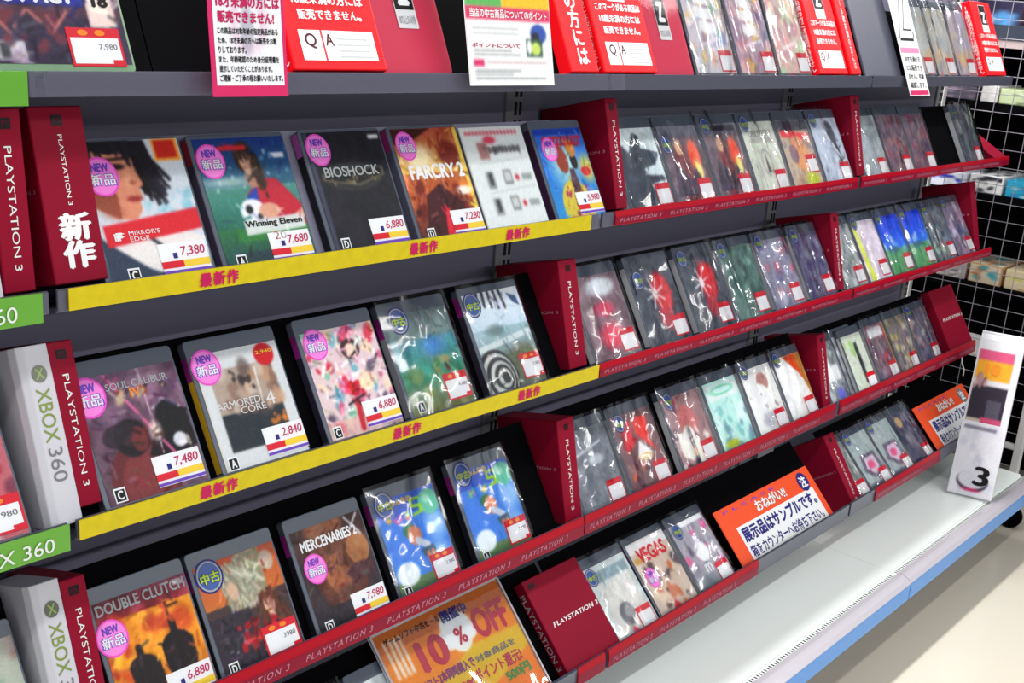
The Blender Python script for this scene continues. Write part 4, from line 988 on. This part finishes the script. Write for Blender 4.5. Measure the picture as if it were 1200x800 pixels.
def collage(seed, base, pal, blk=True):
    a = Art(base, **MED).blobs(50, pal, seed, .04, .11, a=.8, soft=.3)
    if blk:
        for i, (p, q) in enumerate(((.3, .78), (.28, .62), (.32, .46))): a.rect(p, q, p+.42, q+.12, (226, 224, 222), .9, -.05)
    a.line(.25, .3, .75, .38, .03, (230, 210, 220)); a.c = np.clip((a.c-112)*1.25+132, 0, 255); a.scribble(110, seed)
    return a
bagk = dict(group=G1, H=.19, film='bag', detail=False, spine=(60, 50, 66), spine_top=None)
game('1', 1.733, 'collage case in a bag, left one of the three beside the rose case', collage(101, (180, 176, 180), [(200, 150, 120), (110, 130, 170), (220, 200, 190), (150, 110, 130), (206, 180, 110), (120, 150, 130)]), tagr=(.96, .03, None, .046), seed=101, W=.138, **bagk)
game('1', 1.880, 'collage case in a bag, middle one of the three, darker', collage(102, (150, 132, 146), [(120, 90, 120), (196, 160, 160), (220, 180, 70), (110, 110, 130), (180, 120, 130)]), tagr=(.98, .03, None, .046), seed=102, W=.138, **bagk)
game('1', 2.026, 'collage case in a bag, right one of the three, cream edge', collage(103, (186, 166, 160), [(206, 150, 150), (160, 190, 150), (214, 200, 180), (170, 130, 140)], False), tagr=(.98, .03, None, .044), seed=103, W=.128, **bagk)
for i, (x, l) in enumerate(((2.665, 'pale bagged case behind the hanging Z card'), (2.800, 'pale bagged case, middle of the last three on the top shelf'), (2.935, 'lilac bagged case just left of the far right scarlet box'))):
    a = Art(((196, 198, 196), (190, 188, 184), (186, 172, 190))[i], **SML).blobs(30, [(214, 214, 210), (170, 176, 186), (200, 190, 160)], 110+i, .06, .14, a=.7).blobs(12, [(226, 186, 120), (220, 170, 130)], 120+i, .06, .12, (0, .15, 1, .4), .6)
    game('1', x, l, a, tagr=(.92, .03, None, .05), seed=110+i, W=.130, **bagk)
# empty dark boards
t = empty('blank_board', frame('1', 2.392, dy=-.004), 'plain dark grey leaning board between the black gap and the hanging Z card', 'board')
MB().box((0, 0, 0), (.185, .006, .22)).build('board_body', M_board, t, bevel=.001, seg=1)
# hanging notice with pink rim
t = empty('notice_card', at(.727, 1.058, -.127, tilt=7), 'white notice card with pink rim hanging over the top shelf edge', 'notice')
a = Art((224, 226, 232), **BIG)
a.ell(.5, .35, .32, .22, (206, 170, 196), .5, .3).ell(.5, .34, .2, .14, (224, 226, 232), .9, .3).ell(.48, .3, .12, .16, (150, 150, 166), .6, .4)
MB().box((0, 0, 0), (.099, .0016, .215)).build('card_rim', mat('pink_rim', (206, 40, 100), .4, spec=.2), t)
a.sheet('cover_print', .005, .012, .094, .21, -.0004, t)
text(t, '18才未満の方には', .009, .093, .092, .107, M_mag, -.001, bold=.05)
text(t, '販売できません!', .010, .077, .084, .090, M_mag, -.001, bold=.05)
for i, (s_, e) in enumerate((('この商品は対象年齢の指定商品がある', .088), ('ため、18才未満の方へは販売をお断', .086), ('りしております。', .045), ('また、年齢確認のため身分証明書を', .088), ('提示していただくことがあります。', .078), ('ご理解・ご了承の程お願いいたします。', .092))):
    text(t, s_,   .009, .0655-.0099*i, e, .0727-.0099*i, M_ink, -.001, bold=.03)
# promotion card
t = empty('promotion_card', at(1.128, 1.062, -.117, tilt=12), 'white promotion card with green and orange header hanging at the top shelf', 'notice')
a = Art((226, 230, 230), n=80, m=100)
a.rect(0, .46, .42, 1, (96, 176, 96)).rect(.42, .46, 1, 1, (246, 186, 50)).rect(0, .385, 1, .46, (206, 60, 100)).ell(.84, .31, .1, .06, (60, 90, 170)).ell(.8, .29, .05, .03, (50, 46, 60)).rect(.68, .17, .88, .28, (60, 90, 80)).ell(.8, .22, .06, .04, (190, 210, 110)).ell(.72, .23, .03, .045, (220, 226, 226)).rect(.05, .11, .17, .15, (206, 60, 110))
for y_, c_, e_ in ((.33, (170, 174, 180), .6), (.30, (180, 184, 188), .6), (.20, (140, 142, 150), .5), (.175, (150, 152, 160), .6), (.13, (190, 160, 170), .92), (.08, (130, 134, 140), .6), (.06, (150, 154, 160), .5), (.035, (130, 134, 140), .9)): a.rect(.06 if y_ != .13 else .2, y_, e_, y_+.009, c_)
MB().box((0, 0, 0), (.174, .0012, .225)).build('card_stock', M_offw, t)
a.sheet('cover_print', .0006, .0006, .1734, .2244, -.0003, t)
text(t, '当店の中古商品についてのポイント', .008, .089, .166, .101, M_white, -.0008, bold=.03)
text(t, 'お知らせ', .09, .118, .155, .140, M_tagr, -.0008, bold=.03)
text(t, 'ポイントについて', .008, .050, .105, .056, M_mag, -.0008, bold=.03)
# hanging Z card
t = empty('notice_card', at(2.585, 1.062, -.145, tilt=24), 'white card with a large black Z outline and pink foot hanging over the shelf edge', 'notice')
MB().box((-.02, 0, 0), (.088, .0014, .30)).build('card_stock', M_offw, t)
flat('print_field', [(-.018, .10), (.084, .10), (.084, .112), (-.018, .112)], -.0003, mat('rose_band', (226, 120, 160), .4), t)
flat('print_field', [(-.018, .002), (.084, .002), (.084, .012), (-.018, .012)], -.0003, M_mag, t)
text(t, 'Z', -.012, .128, .075, .26, M_ink, -.0005, bold=.05); text(t, 'Z', -.006, .134, .069, .254, M_white, -.0008, bold=.01)
for i in range(4): text(t, ('18才未満の方', 'には販売でき', 'ません。年齢', '確認します。')[i], -.008, .078-.02*i, .078, .092-.02*i, M_ink, -.0006, bold=.02)

# ================================================================== SIGNS ON THE LOWEST SHELF
def ask_sign(x, label, w=.405, dz=0, disc=M_navy):
    t = empty('request_sign', frame('E', x, dy=-.006, dz=dz), label, 'sign')
    h = .142
    MB().box((0, 0, 0), (w, .0025, h)).build('sign_board', mat('orange_sign', (238, 84, 44), .35, spec=.2), t, bevel=.0006, seg=1)
    p = flat('white_field', [(.045, .014), (w-.022, .014), (w-.022, .092), (.045, .092)], -.0004, M_white, t)
    f_ = flat('lower_rim', [(.0, 0), (w, 0), (w, .009), (.0, .009)], -.0005, mat('rose_rim', (222, 76, 96), .3), t)
    text(p, '展示品はサンプルです。', .052, .054, w-.032, .087, M_navy, -.0009, bold=.05)
    text(p, '箱をカウンターへお待ち下さい。', .052, .020, w-.036, .047, M_navy, -.0009, bold=.03)
    text(t, 'おねがい!!', w*.36, .099, w*.68, .126, mat('brown_shadow', (190, 80, 50), .4), -.0006, bold=.08)
    text(t, 'おねがい!!', w*.36, .1, w*.68, .126, M_white, -.001, bold=.04)
    d = flat('round_mark', ring(w-.045, .112, .022, .023), -.0007, disc, t)
    text(d, '注', w-.059, .098, w-.031, .126, M_white, -.001, bold=.05)
    text(t, 'P L E A S E', .03, .127, w*.6, .134, M_purp, -.0006)
ask_sign(1.966, 'orange request sign with navy characters, nearer one beside the grey pink case')
ask_sign(2.985, 'orange request sign with navy characters, farther one by the wire mesh', w=.36, dz=.004, disc=M_grey)
# orange sale sign
t = empty('sale_sign', frame('E', 1.052, dy=-.0055, dz=.002), 'orange and yellow discount sign with large red figures in a clear frame', 'sign')
W_, H_ = .290, .212
MB().box((0, 0, 0), (W_, .002, H_)).build('sign_backing', M_offw, t)
a = Art((236, 150, 40), n=110, m=90)
a.gv(.55, (238, 156, 44), .85, (236, 146, 40)).gv(.85, (206, 116, 30), 1, (206, 116, 30)).gv(.0, (240, 130, 40), .55, (238, 158, 44)).poly([(.25, .1), (1, .42), (1, .6), (.6, .62), (.2, .4)], (228, 198, 50), .9)
for cx, cz, r in ((.48, .74, .07), (.53, .82, .08), (.60, .8, .08), (.64, .74, .06), (.56, .7, .08)): a.ell(cx, cz, r, r*1.3, (246, 246, 240))
for i, x in enumerate((.05, .09, .125, .16)): a.poly([(x, .98-.05), (x+.015, .93), (x+.02, .62), (x-.002, .64)], (246, 240, 232))
a.sheet('cover_print', .004, .004, W_-.004, H_-.004, -.0004, t)
MR = mat('sale_red', (200, 28, 66), .35); MV = mat('sale_violet', (140, 40, 110), .35); MG = mat('sale_green', (60, 150, 50), .35)
text(t, '10', .068, .122, .130, .174, MR, -.001, bold=.05); text(t, '%', .152, .138, .176, .166, MR, -.001, bold=.03)
text(t, 'OFF', .196, .130, .276, .182, MR, -.001, bold=.05)
text(t, 'ゲームソフト中古セール', .02, .186, .14, .198, M_ink, -.001, bold=.04); text(t, '開催中', .142, .180, .2, .2, M_navy, -.001, bold=.05)
text(t, 'ソフト2本同時購入で', .050, .098, .165, .116, MV, -.001, bold=.05); text(t, '対象商品を', .168, .100, .262, .112, M_grey, -.001, bold=.03)
text(t, '3%', .12, .068, .150, .086, MR, -.001, bold=.05); text(t, 'ポイント還元!', .152, .072, .262, .094, MR, -.001, bold=.04)
text(t, '更に会員の方は', .04, .070, .115, .082, M_grey, -.001, bold=.03); text(t, '500円', .210, .050, .268, .068, MG, -.001, bold=.05)
text(t, '特典', .12, .044, .155, .064, MR, -.001, bold=.05); text(t, 'クーポン券', .15, .022, .235, .042, MG, -.001, bold=.05)
text(t, 'プレゼント', .18, .006, .26, .02, MR, -.001, bold=.05); text(t, '応募受付中', .05, .03, .112, .042, M_grey, -.001, bold=.03)
film_sheet('clear_cover', 0, 0, W_, H_, -.0026, t, film_mat('glossy_sheet_film', .03, .06, 8, .006), .001, 7, 10, 8)
fr_ = MB()
for p, q in (((0, 0), (.0035, H_)), ((W_-.0035, 0), (W_, H_)), ((0, H_-.003), (W_, H_))): fr_.box((p[0], -.004, p[1]), (q[0], 0, q[1]))
fr_.build('clear_frame', M_rail, t)

# ================================================================== WIRE MESH END PANEL
XM = 3.41
t = empty('wire_mesh_panel', at(XM, 0, -H0), 'white wire mesh end panel on a pale frame at the right end of the rack', 'wire panel')
M_wire = mat('white_wire', (150, 148, 160), .3, spec=.6)
wire_v = MB(); wire_v.tube((0, 0, 0), (0, 0, 1.56), .0011, 6)
first = None
y = 1.318; k = 0
mv = None
while y > .93:
    if mv is None:
        o = wire_v.build('wire', M_wire, t); mv = o.data
    else:
        o = bpy.data.objects.new('wire', mv); COL.objects.link(o); o.parent = t
    o.location = (0, y, .14); y -= .0505
wh = MB(); wh.tube((0, .905, 0), (0, 1.325, 0), .0011, 6); mh = None
z = .16
while z < 1.70:
    if mh is None:
        o = wh.build('wire', M_wire, t); mh = o.data
    else:
        o = bpy.data.objects.new('wire', mh); COL.objects.link(o); o.parent = t
    o.location = (.0032, 0, z); z += .0505
MB().box((-.012, .892, .09), (.012, .914, 1.72)).build('frame_post', mat('pale_frame_paint', (206, 206, 206), .3), t, bevel=.002)
MB().box((-.010, .914, Z(-1.165)), (.010, 1.31, Z(-1.150))).build('frame_rail', mat('pale_frame_paint', (206, 206, 206), .3), t, bevel=.002)
MB().box((-.012, 1.31, .09), (.012, 1.332, 1.72)).build('frame_post', mat('pale_frame_paint', (206, 206, 206), .3), t, bevel=.002)
c_ = MB(); c_.tube((-.072, .872, .034), (-.048, .872, .034), .034, 20); c_.build('caster_wheel', M_black, t, bevel=.003)
c2 = MB(); c2.plate([(-.045, .03), (-.045, .085), (.0, .085), (-.041, .03)], .862, .882); c2.box((-.075, .85, .082), (.01, .912, .0895)); c2.build('caster_fork', M_black, t, bevel=.001, seg=1)

# ================================================================== CARD STAND ON THE DECK
# stands on the deck facing left along the rack, leaning back against the mesh
Ms = Matrix.Translation((2.990, .890, DECK+.0045)) @ Matrix.Rotation(math.radians(-76), 4, 'Z')
t = empty('card_stand', Ms, 'white plastic card stand with curled top on the base deck by the mesh', 'stand')
M_pl = mat('white_plastic', (220, 220, 226), .2, spec=.6)
hw = .055; LA = math.radians(15); TL = math.tan(LA)
pts = [(0, 0), (.42*math.sin(LA), .42*math.cos(LA))]
cy, cz = pts[1][0]+.022*math.cos(LA), pts[1][1]-.022*math.sin(LA)
for i in range(1, 9):
    th = math.pi*i/8; pts.append((cy-.022*math.cos(th+LA*0), cz+.022*math.sin(th)))
pts += [(cy+.004, .28), (cy-.03, 0)]
mb = MB()
for (y0, z0), (y1, z1) in zip(pts, pts[1:]):
    mb.add([(-hw, y0, z0), (hw, y0, z0), (hw, y1, z1), (-hw, y1, z1)], [(0, 1, 2, 3)])
o = mb.build('stand_body', M_pl, t)
md = o.modifiers.new('thickness', 'SOLIDIFY'); md.thickness = .003; md.offset = 1
a = Art((216, 212, 218), **MED).rect(0, 0, 1, .52, (44, 36, 50)).rect(.5, .1, .9, .34, (76, 72, 88)).rect(0, .60, 1, .95, (228, 160, 40)).rect(0, .86, 1, 1, (206, 80, 120)).blobs(8, [(90, 60, 80), (190, 150, 150)], 3, .06, .12, (0, .5, .4, .62), .8)
a.rect(0, 0, 1, .07, (190, 180, 160)).rect(.4, .0, 1, .1, (190, 70, 110))
o = a.sheet('photo_print', -.050, .195, .038, .395, -.0045, t); o.rotation_euler.x = -LA
tt = text(o, '18', -.026, .330, .010, .360, M_org, -.0058, bold=.03)
o = MB().box((-.056, -.0075, .002), (.056, -.0055, .200)).build('lower_card', M_offw, t); o.rotation_euler.x = -LA
b = Art((214, 214, 222), **MED).blobs(24, [(196, 196, 212), (226, 226, 232), (180, 180, 200)], 8, .06, .16, a=.5).ell(.5, .2, .36, .14, (40, 34, 50), 1).ell(.5, .23, .34, .13, (206, 206, 216), 1).ell(.5, .08, .2, .02, (206, 40, 100)).rect(.06, .9, .8, .95, (120, 116, 136))
p = b.sheet('lower_print', -.055, .003, .055, .199, -.0078, o)
text(p, '3', -.0, .033, .040, .085, M_ink, -.0095, bold=.035)

# ================================================================== NEIGHBOURING RACK SEEN THROUGH THE MESH
u2 = empty('neighbour_rack', at(0, 0, -H0), 'black neighbouring rack with shelves behind the wire mesh', 'shelving')
XB = 3.56
MB().box((XB+.30, .0, .0), (XB+.33, 2.2, Z(.32))).build('back_panel', M_black, u2)
for zz in (-1.06, -.735, -.462, -.195, -.012):
    o = MB().box((XB, .0, Z(zz-.022)), (XB+.30, 2.2, Z(zz))).build('shelf_board', M_black if zz < -.1 else mat('pale_shelf_metal', (196, 178, 180), .3), u2)
MB().box((XB-.004, .0, Z(-.012)), (XB-.001, 2.2, Z(.03))).build('front_lip', mat('smoke_plastic', (60, 66, 80), .2), u2)
RR = random.Random(5)
def pack(x, y, z, sx, sy, sz, col, label, art=None, cat='package'):
    t = empty('goods_package', Matrix.Translation((x, y, Z(z)+.0008)), label, cat, 'goods on the neighbouring rack')
    MB().box((0, 0, 0), (sx, sy, sz)).build('package_body', paint('goods_%02x%02x%02x' % col, col, .35), t, bevel=.003, seg=2)
    if art:
        o = art.sheet('front_print', .004, .003, sy-.004, sz-.003, -.0006, t); o.rotation_euler = (0, 0, -math.pi/2); o.location = (0, sy, 0)
        art.sheet('top_print', .004, .004, sx-.004, sy-.004, -(sz+.0006), t).rotation_euler = (-math.pi/2, 0, 0)
    return t
def ga(base, pal, seed): return Art(base, n=20, m=20).blobs(12, pal, seed, .08, .2, a=.85)
# flat goods, tier by tier (y = position along the neighbouring rack)
for (x, y, z, sx, sy, sz, col, lab, base, pal) in (
    (XB+.01, 1.02, -.462, .2, .12, .05, (40, 150, 190), 'teal blue package on the neighbouring rack', (50, 160, 196), [(30, 120, 180), (210, 230, 236)]),
    (XB+.01, 1.15, -.462, .2, .10, .055, (226, 228, 230), 'white spotted package on the neighbouring rack', (230, 232, 234), [(40, 40, 50)]),
    (XB+.01, 1.26, -.462, .2, .11, .05, (206, 210, 224), 'white package with a deep blue mark on the neighbouring rack', (206, 210, 226), [(40, 50, 180), (230, 234, 240)]),
    (XB+.01, 1.38, -.462, .2, .11, .045, (196, 210, 220), 'pale blue package on the neighbouring rack', (196, 210, 224), [(120, 160, 200), (230, 234, 240)]),
    (XB+.01, .90, -.462, .2, .11, .05, (60, 120, 190), 'mid blue package on the neighbouring rack', (60, 130, 196), [(30, 90, 170), (220, 230, 236)]),
    (XB+.01, .92, -.735, .2, .17, .06, (216, 200, 160), 'cream and yellow pack on the neighbouring rack', (220, 206, 170), [(206, 210, 70), (190, 120, 70)]),
    (XB+.01, 1.10, -.735, .2, .10, .06, (190, 150, 110), 'tan and teal pack on the neighbouring rack', (214, 200, 176), [(60, 160, 176), (180, 110, 60)]),
    (XB+.01, 1.21, -.735, .2, .09, .055, (180, 170, 170), 'grey striped pack on the neighbouring rack', (176, 170, 172), [(110, 100, 106), (226, 224, 220)]),
    (XB+.01, 1.31, -.735, .2, .10, .05, (150, 120, 140), 'mauve pack on the neighbouring rack', (150, 120, 140), [(206, 150, 180), (110, 90, 110)]),
    (XB+.01, 1.09, -.195, .2, .12, .045, (180, 196, 150), 'pale green pack high on the neighbouring rack', (186, 200, 160), [(90, 110, 80), (220, 226, 200)]),
    (XB+.01, 1.215, -.195, .2, .05, .05, (220, 220, 220), 'white upright pack high on the neighbouring rack', (226, 226, 226), [(240, 240, 240)]),
    (XB+.01, 1.28, -.195, .2, .12, .04, (84, 80, 96), 'dark grey pack high on the neighbouring rack', (84, 80, 96), [(130, 110, 130), (60, 60, 70)]),
    (XB+.01, 1.41, -.195, .2, .12, .04, (120, 100, 120), 'plum pack high on the neighbouring rack', (120, 100, 120), [(180, 150, 170), (70, 60, 80)]),
    (XB+.01, 1.05, -.012, .14, .12, .12, (206, 176, 150), 'tan box on the top tier of the neighbouring rack', (210, 180, 156), [(120, 80, 60), (220, 230, 236)]),
    (XB+.01, 1.19, -.012, .14, .19, .11, (60, 50, 80), 'dark box with bright dots on the top tier of the neighbouring rack', (44, 40, 66), [(90, 160, 220), (220, 140, 160), (230, 230, 240)]),
    (XB+.01, 1.40, -.012, .14, .12, .11, (196, 110, 170), 'magenta box on the top tier of the neighbouring rack', (200, 110, 176), [(230, 150, 200), (120, 60, 110)])):
    pack(x, y, z, sx, sy, sz, col, lab, ga(base, pal, int(y*100)))
t = empty('paper_sheet', Matrix.Translation((XM+.02, 0, 0)), 'white paper sheet hanging behind the wire mesh', 'paper')
MB().box((0, .985, Z(-.925)), (.002, 1.135, Z(-.858))).build('sheet', M_white, t)
t = empty('cord_tie', Matrix.Translation((XM-.006, 0, 0)), 'short pale cord hanging on the wire mesh below the white paper', 'cord')
c_ = MB(); P_ = [(0, 1.115, Z(-.93)), (.0, 1.11, Z(-.95)), (-.004, 1.10, Z(-.965)), (-.002, 1.10, Z(-.985))]
for p, q in zip(P_, P_[1:]): c_.tube(p, q, .002, 6)
c_.build('cord', M_offw, t)
